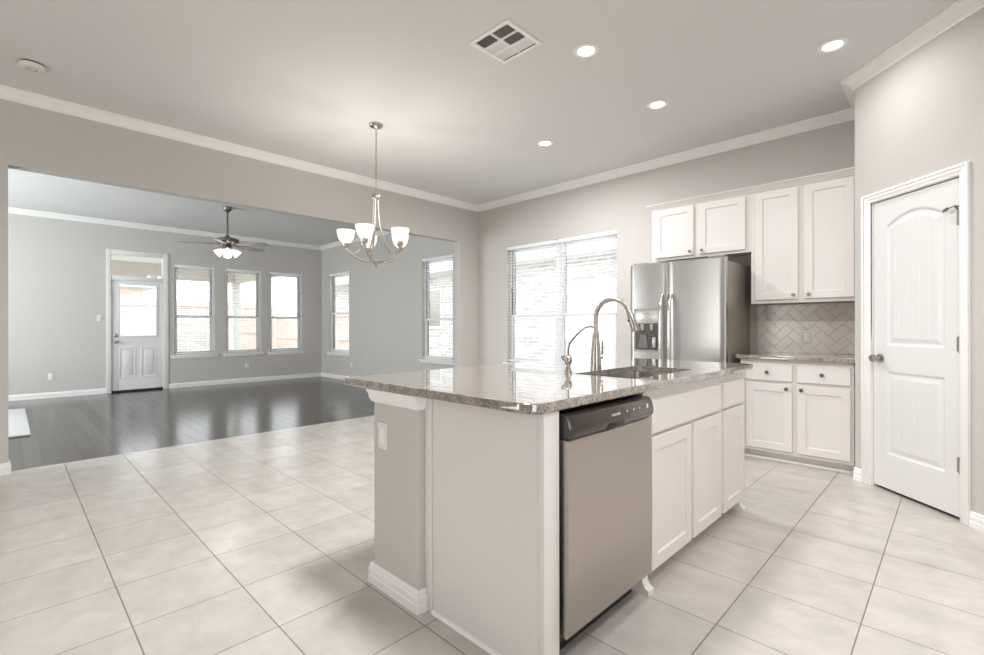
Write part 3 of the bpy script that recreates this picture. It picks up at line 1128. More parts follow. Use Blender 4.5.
def foot(parent, y0, y1):
    # bracket foot outline in (z, x), extruded along y via boxes
    b2 = MB()
    prof = [(-1.044, 0), (-0.945, 0), (-0.945, 0.02), (-0.962, 0.03), (-0.972, 0.05), (-0.972, 0.083), (-1.044, 0.083)]
    t = bmesh.new()
    A = [t.verts.new((x, y0, z)) for x, z in prof]
    B = [t.verts.new((x, y1, z)) for x, z in prof]
    n = len(prof)
    for k in range(n):
        t.faces.new((A[k], A[(k + 1) % n], B[(k + 1) % n], B[k]))
    t.faces.new(A)
    t.faces.new(B[::-1])
    bmesh.ops.recalc_face_normals(t, faces=t.faces[:])
    b2._add(t)
    return b2.build('bracket_foot', M['cab'], parent)


foot(sc_, 1.947, 1.997)
foot(nc_, 3.238, 3.288)

# dishwasher
DWY0, DWY1 = 1.318, 1.928
dw = thing('dishwasher', 'stainless dishwasher with dark brown control panel at the near end of the island', 'dishwasher', (-0.95, (DWY0 + DWY1) / 2, 0))
MB().box(-1.51, -0.962, DWY0 + 0.006, DWY1 - 0.006, 0.09, 0.868).build('tub', M['black'], dw)
b = MB()
n = 16
prof = [(-0.961, 0.115), (-0.928, 0.115), (-0.922, 0.122)] + [(-0.922 + 0.004 * math.sin(math.pi * k / 10), 0.122 + 0.655 * k / 10) for k in range(1, 10)] + [(-0.922, 0.777), (-0.926, 0.782), (-0.961, 0.782)]
t = bmesh.new()
A = [t.verts.new((x, DWY0, z)) for x, z in prof]
B = [t.verts.new((x, DWY1, z)) for x, z in prof]
for k in range(len(prof)):
    t.faces.new((A[k], A[(k + 1) % len(prof)], B[(k + 1) % len(prof)], B[k]))
t.faces.new(A)
t.faces.new(B[::-1])
bmesh.ops.recalc_face_normals(t, faces=t.faces[:])
b._add(t)
b.build('door', M['steelv'], dw)
# control panel: bulging profile with rounded ends and a pocket handle
prof = [(-0.962, 0.785), (-0.922, 0.785), (-0.912, 0.790), (-0.903, 0.802), (-0.901, 0.820), (-0.907, 0.845), (-0.918, 0.863), (-0.935, 0.868), (-0.962, 0.868)]
ends = [(DWY0, 0.75), (DWY0 + 0.008, 0.9), (DWY0 + 0.022, 1.0), (DWY1 - 0.022, 1.0), (DWY1 - 0.008, 0.9), (DWY1, 0.75)]
t = bmesh.new()
rows = [[t.verts.new((-0.962 + (x + 0.962) * s, y, z)) for x, z in prof] for y, s in ends]
for a, c in zip(rows, rows[1:]):
    for k in range(len(prof)):
        t.faces.new((a[k], a[(k + 1) % len(prof)], c[(k + 1) % len(prof)], c[k]))
t.faces.new(rows[0])
t.faces.new(rows[-1][::-1])
bmesh.ops.recalc_face_normals(t, faces=t.faces[:])
b = MB()
b._add(t)
cp = b.build('control_panel', M['dwpanel'], dw)
b = MB()
b.box(-0.9085, -0.9012, 1.545, 1.665, 0.789, 0.812, 0.003)
b.build('pocket_handle', M['black'], cp)


def lettering(text, size, mtx, mat, parent, name='lettering'):
    cu = bpy.data.curves.new('tmpfont', 'FONT')
    cu.body = text
    cu.size = size
    cu.extrude = 0.0003
    cu.align_x = 'CENTER'
    cu.align_y = 'CENTER'
    ob = bpy.data.objects.new('tmpfont', cu)
    COL.objects.link(ob)
    dg = bpy.context.evaluated_depsgraph_get()
    me = bpy.data.meshes.new_from_object(ob.evaluated_get(dg))
    bpy.data.objects.remove(ob)
    me.transform(mtx)
    me.transform(Matrix.Translation(-parent_loc(parent)))
    me.name = name
    me.materials.clear()
    me.materials.append(mat)
    o = bpy.data.objects.new(name, me)
    COL.objects.link(o)
    o.parent = parent
    return o


tilt = math.atan2(0.006, 0.025)
LX = Matrix(((0, -math.sin(tilt), math.cos(tilt), -0.9040), (1, 0, 0, 1.605), (0, math.cos(tilt), math.sin(tilt), 0.836), (0, 0, 0, 1)))
lettering('FRIGIDAIRE', 0.0125, LX, M['ink'], cp)
for yy in (1.690, 1.742, 1.790):
    MB().lathe([(0, -0.0005), (0.0035, -0.0005), (0.0035, 0.0006), (0, 0.0006)], (-0.9045, yy, 0.838), (math.cos(tilt), 0, math.sin(tilt)), 10).build('indicator_mark', M['ink'], cp)
MB().box(-0.9052, -0.9032, 1.848, 1.860, 0.830, 0.846).build('indicator_mark', M['ink'], cp)
MB().box(-1.03, -1.012, DWY0 + 0.004, DWY1 - 0.004, 0.004, 0.0895).build('toe_panel', M['black'], dw)

# sink
sk = thing('kitchen_sink', 'stainless undermount sink sunk into the island countertop', 'sink', (-1.23, 2.41, 0.70))
b = MB()
t = bmesh.new()
lo = [(SKX0 - 0.004, SKX1 + 0.004, SKY0 - 0.004, SKY1 + 0.004, UND - 0.001, 0.03), (SKX0 - 0.003, SKX1 + 0.003, SKY0 - 0.003, SKY1 + 0.003, UND - 0.012, 0.03), (SKX0 + 0.004, SKX1 - 0.004, SKY0 + 0.004, SKY1 - 0.004, 0.70, 0.04), (SKX0 + 0.03, SKX1 - 0.03, SKY0 + 0.03, SKY1 - 0.03, 0.672, 0.04)]
rr = []
for (x0, x1, y0, y1, z, r) in lo:
    rr.append([t.verts.new((x, y, z)) for x, y in rounded(x0, x1, y0, y1, (r,) * 4)])
for a, c in zip(rr, rr[1:]):
    for k in range(len(a)):
        t.faces.new((a[k], c[k], c[(k + 1) % len(a)], a[(k + 1) % len(a)]))
t.faces.new(rr[-1])
bmesh.ops.solidify(t, geom=t.faces[:], thickness=0.002)
b._add(t)
b.build('basin', M['steel'], sk)
MB().lathe([(0, 0.0), (0.03, 0.0), (0.042, 0.004), (0.045, 0.001)], (-1.23, 2.41, 0.6745), (0, 0, 1), 20).build('drain', M['steelh'], sk)

# main faucet
fx, fy = -1.462, 2.367
fa = thing('kitchen_faucet', 'brushed nickel gooseneck pull-down faucet behind the sink', 'faucet', (fx, fy, ZT))
MB().lathe([(0, 0), (0.031, 0), (0.031, 0.006), (0.029, 0.03), (0.026, 0.09), (0.0215, 0.15), (0.0185, 0.20), (0.017, 0.205), (0, 0.205)], (fx, fy, ZT + 0.0005), (0, 0, 1), 24).build('body', M['nickel'], fa)
arc = [(fx, fy, ZT + 0.2)]
R_ = 0.106
zc = ZT + 0.290
arc.append((fx, fy, zc - 0.05))
for k in range(0, 15):
    a = math.pi - math.radians(158) * k / 14
    arc.append((fx + R_ + R_ * math.cos(a), fy, zc + R_ * math.sin(a)))
MB().tube(arc, 0.0125, 14).build('gooseneck', M['nickel'], fa)
ex, ez = arc[-1][0], arc[-1][2]
dirv = Vector((math.sin(math.radians(21)), 0, -math.cos(math.radians(21))))
e0 = Vector((ex, fy, ez))
hd = MB().tube([e0, e0 + dirv * 0.008, e0 + dirv * 0.012, e0 + dirv * 0.045, e0 + dirv * 0.108, e0 + dirv * 0.115], [0.0135, 0.0155, 0.0165, 0.018, 0.0225, 0.0205], 16).build('spray_head', M['nickel'], fa)
_bp = e0 + dirv * 0.05 + Vector((-dirv.z, 0, dirv.x)) * -0.017
MB().lathe([(0, 0), (0.008, 0), (0.009, 0.003), (0.006, 0.007), (0, 0.008)], tuple(_bp), (dirv.z, 0, -dirv.x), 12).build('spray_button', M['greyd'], hd)
lv = MB()
lv.tube([(fx + 0.014, fy + 0.010, ZT + 0.075), (fx + 0.030, fy + 0.024, ZT + 0.075)], 0.0155, 14)
lv.tube([(fx + 0.028, fy + 0.022, ZT + 0.08), (fx + 0.029, fy + 0.024, ZT + 0.12), (fx + 0.029, fy + 0.024, ZT + 0.165)], [0.0055, 0.005, 0.0045], 10)
lv.build('lever', M['nickel'], fa)

# filter faucet
gx, gy = -1.468, 2.105
ff = thing('filter_faucet', 'small bronze drinking water faucet with thin curved spout left of the gooseneck', 'faucet', (gx, gy, ZT))
MB().lathe([(0, 0), (0.02, 0), (0.02, 0.006), (0.016, 0.012), (0.0125, 0.03), (0.011, 0.038), (0.019, 0.052), (0.021, 0.066), (0.017, 0.082), (0.009, 0.09), (0, 0.092)], (gx, gy, ZT + 0.0005), (0, 0, 1), 20).build('body', M['nickel'], ff)
MB().tube([(gx - 0.012, gy - 0.012, ZT + 0.068), (gx - 0.026, gy - 0.022, ZT + 0.088)], [0.012, 0.010], 10).build('handle', M['nickel'], ff)
sx_, sy_ = 0.80, 0.60
pts = [(0, 0.085), (0.0, 0.125), (0.008, 0.155), (0.035, 0.19), (0.065, 0.222), (0.09, 0.240), (0.115, 0.246), (0.138, 0.240), (0.152, 0.224), (0.156, 0.21)]
MB().tube([(gx + d * sx_, gy + d * sy_, ZT + z) for d, z in pts], 0.0048, 10).build('spout', M['nickeld'], ff)


# ------------------------------------------------------------------ outlets and switches
def outlet(mtx, label, cat='outlet', switch=False, group=None, w=0.072, h=0.116, plate='plate', decora=False):
    o = thing('wall_outlet' if not switch else 'light_switch', label, cat, mtx.translation, group)
    MB(mtx).box(-w / 2, w / 2, -0.006, -0.0006, -h / 2, h / 2, 0.0025).build('cover_plate', M[plate], o)
    if switch:
        MB(mtx).box(-0.006, 0.006, -0.016, -0.0062, -0.004, 0.012, 0.002).build('toggle', M['plate'], o)
    elif decora:
        MB(mtx).box(-0.0165, 0.0165, -0.0085, -0.0062, -0.033, 0.033, 0.001).build('receptacle', M['trim'], o)
    else:
        for z in (-0.02, 0.02):
            b = MB(mtx)
            b.box(-0.016, 0.016, -0.0075, -0.0062, z - 0.014, z + 0.014, 0.0005)
            r = b.build('receptacle', M['trim'], o)
            b = MB(mtx)
            b.box(-0.008, -0.005, -0.0079, -0.0074, z - 0.004, z + 0.006).box(0.005, 0.008, -0.0079, -0.0074, z - 0.004, z + 0.006)
            b.build('slots', M['slot'], r)
    return o


def facing(loc, outward):
    """frame whose -n points along 'outward'"""
    n = -Vector(outward).normalized()
    u = n.cross(Vector((0, 0, 1)))
    u = Vector((0, 0, 1)).cross(-n) if u.length < 1e-6 else u
    m = Matrix(((u.x, n.x, 0, loc[0]), (u.y, n.y, 0, loc[1]), (0, 0, 1, loc[2]), (0, 0, 0, 1)))
    return m


outlet(facing((-1.812, HY0, 0.68), (0, -1, 0)), 'white outlet plate on the beige half wall under the island counter edge', decora=True)
outlet(facing((XF, 0.511, 0.345), (1, 0, 0)), 'white outlet low on grey wall left of the glazed door')
outlet(facing((XF, 1.137, 1.325), (1, 0, 0)), 'white light switch beside the glazed exterior door', 'switch', True)
outlet(facing((XF, 3.562, 0.345), (1, 0, 0)), 'white outlet low below the middle far window')
outlet(facing((-9.243, YB, 0.345), (0, -1, 0)), 'white outlet low on side wall behind the chandelier')
outlet(facing((-0.985, YB - 0.0132, 1.06), (0, -1, 0)), 'beige outlet on the herringbone backsplash', plate='splash')

# ------------------------------------------------------------------ wall run: base cabinet, uppers, backsplash
PXR = px                                                        # face of the return wall
YM = Matrix(((1, 0, 0, 0), (0, 1, 0, 0), (0, 0, 1, 0), (0, 0, 0, 1)))      # (u = x, n = y, v = z): front towards -y


def knob(x, y, z, parent):
    b = MB()
    b.lathe([(0, 0), (0.006, 0), (0.006, 0.012), (0.013, 0.016), (0.0155, 0.021), (0.014, 0.026), (0, 0.028)], (x, y, z), (0, -1, 0), 16)
    return b.build('knob', M['nickeld'], parent)


BY = 4.618                                                      # base cabinet face frame front
bc = thing('base_cabinet', 'white base cabinet with two drawers above two doors beside the refrigerator', 'cabinet', (-0.97, 4.9, 0))
BX0, BX1 = -1.372, PXR - 0.012
b = MB()
b.box(BX0, BX1, BY + 0.02, YB - 0.004, 0.085, 0.879)
b.build('carcass', M['cab'], bc)
b = MB()
b.box(BX0, BX1, BY, BY + 0.0195, 0.085, 0.12).box(BX0, BX1, BY, BY + 0.0195, 0.83, 0.879)
b.box(BX0 + 0.002, BX1 - 0.002, BY + 0.0002, BY + 0.0197, 0.66, 0.715)
for a, c in ((BX0, BX0 + 0.06), (-0.985, -0.927), (BX1 - 0.05, BX1)):
    b.box(a, c, BY, BY + 0.0195, 0.12, 0.83)
b.build('face_frame', M['cabgap'], bc, smooth=False)
for (u0, u1, kx, dx) in ((-1.325, -0.974, -1.012, -1.155), (-0.938, -0.585, -0.905, -0.765)):
    d = MB(YM).shaker(u0, u1, 0.112, 0.672, BY - 0.0005, 0.019, rail=0.06).build('door', M['cab'], bc)
    knob(kx, BY - 0.0195, 0.638, d)
    d = MB(YM).slab(u0, u1, 0.70, 0.842, BY - 0.0005, 0.019).build('drawer', M['cab'], bc)
    knob(dx, BY - 0.0195, 0.772, d)
b = MB()
b.box(BX0, BX1, BY + 0.075, BY + 0.09, 0, 0.0845)
b.build('toe_kick', M['cab'], bc)
MB().box(BX0, BX1, BY + 0.062, BY + 0.0745, 0, 0.022, 0.003).build('shoe_moulding', M['trim'], bc)

b = MB()
slab_with_hole(b, rounded(-1.405, PXR - 0.0006, BY - 0.04, YB - 0.0135, (0.015, 0.004, 0.004, 0.004)), None, 0.880, 0.914)
tag(b.build('countertop', M['granite'], angle=30, flat_up=True), 'short speckled granite countertop on the base cabinet below the backsplash', 'countertop')

# herringbone backsplash as real tiles on a grout bed
GX0, GX1, GZ0_, GZ1_ = -1.40, PXR - 0.0006, 0.9145, 1.372
bs = s_empty('trim_3', (-0.97, YB, 0.9), 'beige herringbone tile backsplash below the wall cabinet', 'backsplash')
MB().box(GX0, GX1, YB - 0.0085, YB - 0.0003, GZ0_, GZ1_).build('grout_bed', M['grout'], bs)


def clip(poly, x0, x1, z0, z1):
    def cut(pl, f, lim):
        out = []
        for k in range(len(pl)):
            a, c = pl[k - 1], pl[k]
            fa_, fc = f(a) - lim, f(c) - lim
            if fc >= 0:
                if fa_ < 0:
                    s = fa_ / (fa_ - fc)
                    out.append((a[0] + (c[0] - a[0]) * s, a[1] + (c[1] - a[1]) * s))
                out.append(c)
            elif fa_ >= 0:
                s = fa_ / (fa_ - fc)
                out.append((a[0] + (c[0] - a[0]) * s, a[1] + (c[1] - a[1]) * s))
        return out
    for f, l in ((lambda p: p[0], x0), (lambda p: -p[0], -x1), (lambda p: p[1], z0), (lambda p: -p[1], -z1)):
        if len(poly) < 3:
            return []
        poly = cut(poly, f, l)
    return poly


t = bmesh.new()
TW = 0.0762
gap = 0.0016
cx_, cz_ = -0.98, 1.13
for i in range(-30, 31):
    for j in range(-30, 31):
        # herringbone: cell (i, j); tiles of length 2, width 1
        m_ = (i - j) % 4
        if m_ == 0:
            rect = (i, i + 2, j, j + 1)
        elif m_ == 2:
            rect = None
            rect = (i + 0, i + 1, j + 0, j + 2) if True else None
        else:
            continue
        if m_ == 2:
            rect = (i, i + 1, j - 1, j + 1)
        q = [(rect[0] * TW + gap, rect[2] * TW + gap), (rect[1] * TW - gap, rect[2] * TW + gap), (rect[1] * TW - gap, rect[3] * TW - gap), (rect[0] * TW + gap, rect[3] * TW - gap)]
        q = [(cx_ + (a - c) * R2, cz_ + (a + c) * R2) for a, c in q]
        q = clip(q, GX0 + 0.001, GX1 - 0.001, GZ0_ + 0.001, GZ1_ - 0.001)
        if len(q) < 3:
            continue
        A = [t.verts.new((x, YB - 0.0128, z)) for x, z in q]
        B = [t.verts.new((x, YB - 0.0080, z)) for x, z in q]
        try:
            t.faces.new(A)
            for k in range(len(q)):
                t.faces.new((A[k], A[(k + 1) % len(q)], B[(k + 1) % len(q)], B[k]))
        except Exception:
            pass
bmesh.ops.recalc_face_normals(t, faces=t.faces[:])
b = MB()
b._add(t)
b.build('tiles', M['splash'], bs, smooth=False)

# wall cabinets
UY = 4.89


def upper(name, label, x0, x1, z0, z1, doors, frame_x):
    r = thing(name, label, 'cabinet', ((x0 + x1) / 2, 5.05, z0))
    MB().box(x0, x1, UY + 0.02, YB - 0.014, z0 + 0.012, z1).build('carcass', M['cab'], r)
    b = MB()
    b.box(x0, x1, UY, UY + 0.0195, z0, z0 + 0.04).box(x0, x1, UY, UY + 0.0195, z1 - 0.03, z1)
    for a, c in frame_x:
        b.box(a, c, UY, UY + 0.0195, z0 + 0.04, z1 - 0.03)
    b.build('face_frame', M['cabgap'], r, smooth=False)
    for (u0, u1, v0, v1, kx) in doors:
        d = MB(YM).shaker(u0, u1, v0, v1, UY - 0.0005, 0.019, rail=0.062).build('door', M['cab'], r)
        knob(kx, UY - 0.0195, v0 + 0.035, d)
    return r


upper('wall_cabinet', 'low white two-door cabinet mounted above the refrigerator', -2.325, -1.3605, 1.86, 2.402, [(-2.284, -1.882, 1.887, 2.388, -1.912), (-1.828, -1.405, 1.887, 2.388, -1.795)], [(-2.325, -2.26), (-1.9, -1.81), (-1.43, -1.3605)])
upper('wall_cabinet', 'tall white two-door cabinet mounted above the herringbone backsplash', -1.3595, PXR - 0.001, 1.373, 2.402, [(-1.325, -0.985, 1.405, 2.388, -1.018), (-0.94, -0.594, 1.405, 2.388, -0.905)], [(-1.3595, -1.30), (-1.0, -0.925), (-0.62, PXR - 0.001)])
ucr = [(0, 2.4025), (0.008, 2.4025), (0.012, 2.412), (0.026, 2.424), (0.040, 2.442), (0.048, 2.446), (0.05, 2.456), (0, 2.456)]
b = MB()
b.sweep(ucr, [(PXR - 0.001, UY), (-2.325, UY), (-2.325, YB - 0.001)])
struct(b.build('trim_4', M['cab'], angle=25), 'white moulding along the top of the wall cabinets', 'moulding')

# ------------------------------------------------------------------ refrigerator
RX0, RX1, RYF = -2.352, -1.445, 4.45
rf = thing('refrigerator', 'stainless side-by-side refrigerator with ice and water dispenser', 'refrigerator', (-1.9, 4.8, 0))
MB().box(RX0 + 0.004, RX1 - 0.004, RYF + 0.075, 5.17, 0.03, 1.755, 0.006).build('body', M['fside'], rf)
RSPL = -1.966
DSX0, DSX1, DSZ0, DSZ1 = -2.31, -2.036, 0.915, 1.345


def fridge_door(x0, x1, hole=None):
    """door with a gently bowed front and rounded vertical edges"""
    t = bmesh.new()
    N = 18
    xs = [x0 + (x1 - x0) * k / N for k in range(N + 1)]

    def yy(x):
        c = (x - (x0 + x1) / 2) / ((x1 - x0) / 2)
        e = max(0.0, abs(c) - 0.94) / 0.06
        return RYF + 0.006 * c * c + 0.012 * e * e
    zs = [0.07, 1.775, 1.785]
    F = [[t.verts.new((x, yy(x) + (0.01 if j == 2 else 0), z)) for x in xs] for j, z in enumerate(zs)]
    Bk = [[t.verts.new((x, RYF + 0.07, z)) for x in xs] for z in (zs[0], zs[-1])]
    for a, c in zip(F, F[1:]):
        for k in range(N):
            t.faces.new((a[k], a[k + 1], c[k + 1], c[k]))
    for k in range(N):
        t.faces.new((F[-1][k], F[-1][k + 1], Bk[1][k + 1], Bk[1][k]))
        t.faces.new((F[0][k], Bk[0][k], Bk[0][k + 1], F[0][k + 1]))
        t.faces.new((Bk[0][k], Bk[1][k], Bk[1][k + 1], Bk[0][k + 1]))
    for k in (0, N):
        t.faces.new([F[0][k], F[1][k], F[2][k], Bk[1][k], Bk[0][k]])
    bmesh.ops.recalc_face_normals(t, faces=t.faces[:])
    return MB()._add(t)


fl = fridge_door(RX0, RSPL - 0.003).build('freezer_door', M['steel'], rf)
fr_ = fridge_door(RSPL + 0.003, RX1).build('fridge_door', M['steel'], rf)
for (xh, par, sg) in ((RSPL - 0.043, fl, -1), (RSPL + 0.043, fr_, 1)):
    pts = []
    for k in range(13):
        z = 0.50 + (1.47 - 0.50) * k / 12
        c = (k - 6) / 6
        pts.append((xh, RYF - 0.060 + 0.016 * c * c + (0.034 if k in (0, 12) else 0), z))
    MB().tube(pts, [0.012] + [0.0165] * 11 + [0.012], 12).build('handle', M['steelh'], par)
# dispenser
b = MB()
b.box(DSX0, DSX1, RYF - 0.004, RYF + 0.002, DSZ1 - 0.022, DSZ1, 0.002).box(DSX0, DSX1, RYF - 0.004, RYF + 0.002, DSZ0, DSZ0 + 0.02, 0.002)
b.box(DSX0, DSX0 + 0.02, RYF - 0.004, RYF + 0.002, DSZ0 + 0.02, DSZ1 - 0.022, 0.002).box(DSX1 - 0.02, DSX1, RYF - 0.004, RYF + 0.002, DSZ0 + 0.02, DSZ1 - 0.022, 0.002)
ds = b.build('dispenser', M['grey'], fl)
b = MB()
b.box(DSX0 + 0.02, DSX1 - 0.02, RYF - 0.003, RYF + 0.004, 1.195, DSZ1 - 0.022, 0.002)
cpn = b.build('control_panel', M['silver'], ds)
b = MB()
b.box(DSX0 + 0.02, DSX1 - 0.02, RYF - 0.0015, RYF + 0.0045, DSZ0 + 0.02, 1.194)
b.build('recess', M['greyd'], ds)
for xa, xb in ((DSX0 + 0.075, DSX0 + 0.115), (DSX1 - 0.10, DSX1 - 0.065)):
    MB().box(xa, xb, RYF - 0.013, RYF - 0.002, 1.125, 1.188, 0.006).build('nozzle', M['grey'], ds)
t = bmesh.new()
_pp = [(DSX0 + 0.045, 0.95), (DSX0 + 0.155, 0.95), (DSX0 + 0.135, 1.085), (DSX0 + 0.075, 1.085)]
A = [t.verts.new((x, RYF - 0.010, z)) for x, z in _pp]
B = [t.verts.new((x, RYF - 0.002, z)) for x, z in _pp]
for k in range(4):
    t.faces.new((A[k], A[(k + 1) % 4], B[(k + 1) % 4], B[k]))
t.faces.new(A)
t.faces.new(B[::-1])
bmesh.ops.recalc_face_normals(t, faces=t.faces[:])
MB()._add(t).build('paddle', M['paddle'], ds)
MB().box(DSX1 - 0.075, DSX1 - 0.04, RYF - 0.014, RYF - 0.002, 0.958, 1.06, 0.006).build('paddle', M['silver'], ds)
LY = Matrix(((1, 0, 0, (DSX0 + DSX1) / 2), (0, 0, -1, RYF - 0.0033), (0, 1, 0, 1.292), (0, 0, 0, 1)))
lettering('FRIGIDAIRE', 0.012, LY, M['inkd'], cpn)
MB().box(RX1 - 0.16, RX1 - 0.02, RYF + 0.03, RYF + 0.14, 1.7855, 1.80, 0.006).build('hinge_cover', M['grey'], rf)
MB().box(RX0 + 0.02, RX0 + 0.16, RYF + 0.03, RYF + 0.14, 1.7855, 1.80, 0.006).build('hinge_cover', M['grey'], rf)
MB().box(RX0 + 0.02, RX1 - 0.02, RYF + 0.08, 5.1, 0.0, 0.0295).build('base_grille', M['black'], rf)

# ------------------------------------------------------------------ ceiling fittings
for (x, y), lab, watt in (((-1.795, 2.788), 'round recessed ceiling light nearest the square air vent', 4),
                    ((-0.589, 3.905), 'round recessed ceiling light closest to the pantry wall', 7),
                    ((-1.803, 3.893), 'round recessed ceiling light in front of the refrigerator', 3),
                    ((-2.999, 3.895), 'round recessed ceiling light in front of the kitchen window', 42)):
    r = thing('recessed_light', lab, 'ceiling light', (x, y, ZC), 'recessed ceiling lights')
    MB().lathe([(0.056, -0.0008), (0.086, -0.0008), (0.088, -0.004), (0.084, -0.007), (0.060, -0.008), (0.056, -0.004)], (x, y, ZC), (0, 0, 1), 32).build('trim_ring', M['trim'], r)
    MB().lathe([(0, -0.003), (0.0558, -0.003), (0.0558, -0.0012), (0, -0.0012)], (x, y, ZC), (0, 0, 1), 32).build('lens', M['lens'], r)
    la = area_light('downward_light', (0, 0, -0.02), (0, 0, -1), 0.12, 0.12, watt, LAMP, 174, True)
    la.parent = r

vx, vy = -2.12, 2.33
av = thing('air_vent', 'square white ceiling air vent with six louvred panels', 'vent', (vx, vy, ZC))
H_ = 0.172
b = MB()
z0, z1 = ZC - 0.012, ZC - 0.0006
fw_ = 0.028
b.box(vx - H_, vx + H_, vy - H_, vy - H_ + fw_, z0, z1, 0.003).box(vx - H_, vx + H_, vy + H_ - fw_, vy + H_, z0, z1, 0.003)
b.box(vx - H_, vx - H_ + fw_, vy - H_ + fw_, vy + H_ - fw_, z0, z1, 0.003).box(vx + H_ - fw_, vx + H_, vy - H_ + fw_, vy + H_ - fw_, z0, z1, 0.003)
i0, i1 = -H_ + fw_, H_ - fw_
b.box(vx - 0.006, vx + 0.006, vy + i0, vy + i1, z0 + 0.002, z1)
for k in (1, 2):
    yk = i0 + (i1 - i0) * k / 3
    b.box(vx + i0, vx + i1, vy + yk - 0.006, vy + yk + 0.006, z0 + 0.0015, z1)
b.build('frame', M['trim'], av)
MB().box(vx + i0, vx + i1, vy + i0, vy + i1, ZC - 0.0022, ZC - 0.0006).build('duct_opening', M['ventdark'], av)
for ci, (xa, xb) in enumerate(((i0, -0.006), (0.006, i1))):
    for k in range(3):
        ya, yb = i0 + (i1 - i0) * k / 3 + 0.006, i0 + (i1 - i0) * (k + 1) / 3 - 0.006
        b = MB()
        nl = 9
        lean = 0.0045 * (-1 if (k == 0 or (k == 1 and ci == 1)) else 1)
        for q in range(nl):
            x = vx + xa + (xb - xa) * (q + 0.5) / nl
            b.quads([(x - lean, vy + ya, z0 + 0.002), (x - lean, vy + yb, z0 + 0.002), (x + lean, vy + yb, z1 - 0.002), (x + lean, vy + ya, z1 - 0.002),
                     (x - lean + 0.0015, vy + ya, z0 + 0.002), (x - lean + 0.0015, vy + yb, z0 + 0.002), (x + lean + 0.0015, vy + yb, z1 - 0.002), (x + lean + 0.0015, vy + ya, z1 - 0.002)],
                    [(0, 1, 2, 3), (4, 7, 6, 5), (0, 4, 5, 1), (2, 6, 7, 3)])
        b.build('louvre_panel', M['trim'], av, smooth=False)

sx, sy = -4.69, 0.128
sd = thing('smoke_detector', 'round white smoke detector on the ceiling above the opening', 'smoke detector', (sx, sy, ZC))
MB().lathe([(0, -0.0005), (0.062, -0.0005), (0.062, -0.012), (0, -0.012)], (sx, sy, ZC), (0, 0, 1), 32).build('base', M['greyd'], sd)
MB().lathe([(0, -0.0125), (0.071, -0.0125), (0.072, -0.022), (0.066, -0.034), (0.04, -0.040), (0, -0.040)], (sx, sy, ZC), (0, 0, 1), 32).build('cover', M['plate'], sd)
MB().lathe([(0.026, -0.0405), (0.030, -0.0405), (0.030, -0.0415), (0.026, -0.0415)], (sx, sy, ZC), (0, 0, 1), 24).build('grille', M['grey'], sd)

# ------------------------------------------------------------------ chandelier
cx, cy = -3.838, 2.424
ch = thing('chandelier', 'five-light brushed nickel chandelier with frosted glass bowl shades', 'chandelier', (cx, cy, ZC))
MB().lathe([(0, -0.0005), (0.062, -0.0005), (0.063, -0.010), (0.055, -0.024), (0.02, -0.034), (0.008, -0.045), (0, -0.045)], (cx, cy, ZC), (0, 0, 1), 28).build('canopy', M['nickel'], ch)
b = MB()
zt, zb_ = ZC - 0.045, 2.395
nl = 20
for k in range(nl):
    z = zt + (zb_ - zt) * (k + 0.5) / nl
    L_ = (zt - zb_) / nl * 0.66
    ang = (k % 2) * math.pi / 2
    pts = []
    for q in range(13):
        a = 2 * math.pi * q / 12
        pts.append((cx + 0.0075 * math.cos(a) * math.cos(ang), cy + 0.0075 * math.cos(a) * math.sin(ang), z + L_ * math.sin(a)))
    b.tube(pts, 0.0022, 6, caps=False)
b.build('chain', M['nickel'], ch)
MB().tube([(cx + 0.004, cy, zt), (cx - 0.004, cy + 0.004, (zt + zb_) / 2), (cx, cy, zb_)], 0.0022, 6).build('cord', M['silver'], ch)
b = MB()
b.lathe([(0, 2.425), (0.006, 2.42), (0.012, 2.408), (0.032, 2.400), (0.037, 2.39), (0.037, 2.355), (0.030, 2.342), (0.0, 2.338)], (cx, cy, 0), (0, 0, 1), 24)
b.build('top_hub', M['nickel'], ch)
MB().lathe([(0, 1.800), (0.022, 1.798), (0.036, 1.788), (0.038, 1.77), (0.030, 1.755), (0.014, 1.745), (0.010, 1.735), (0.014, 1.728), (0.008, 1.718), (0, 1.715)], (cx, cy, 0), (0, 0, 1), 24).build('bottom_hub', M['nickel'], ch)
RC = 0.272
cf = Vector((cx, cy, 0)).normalized()
cr_ = Vector((cf.y, -cf.x, 0))
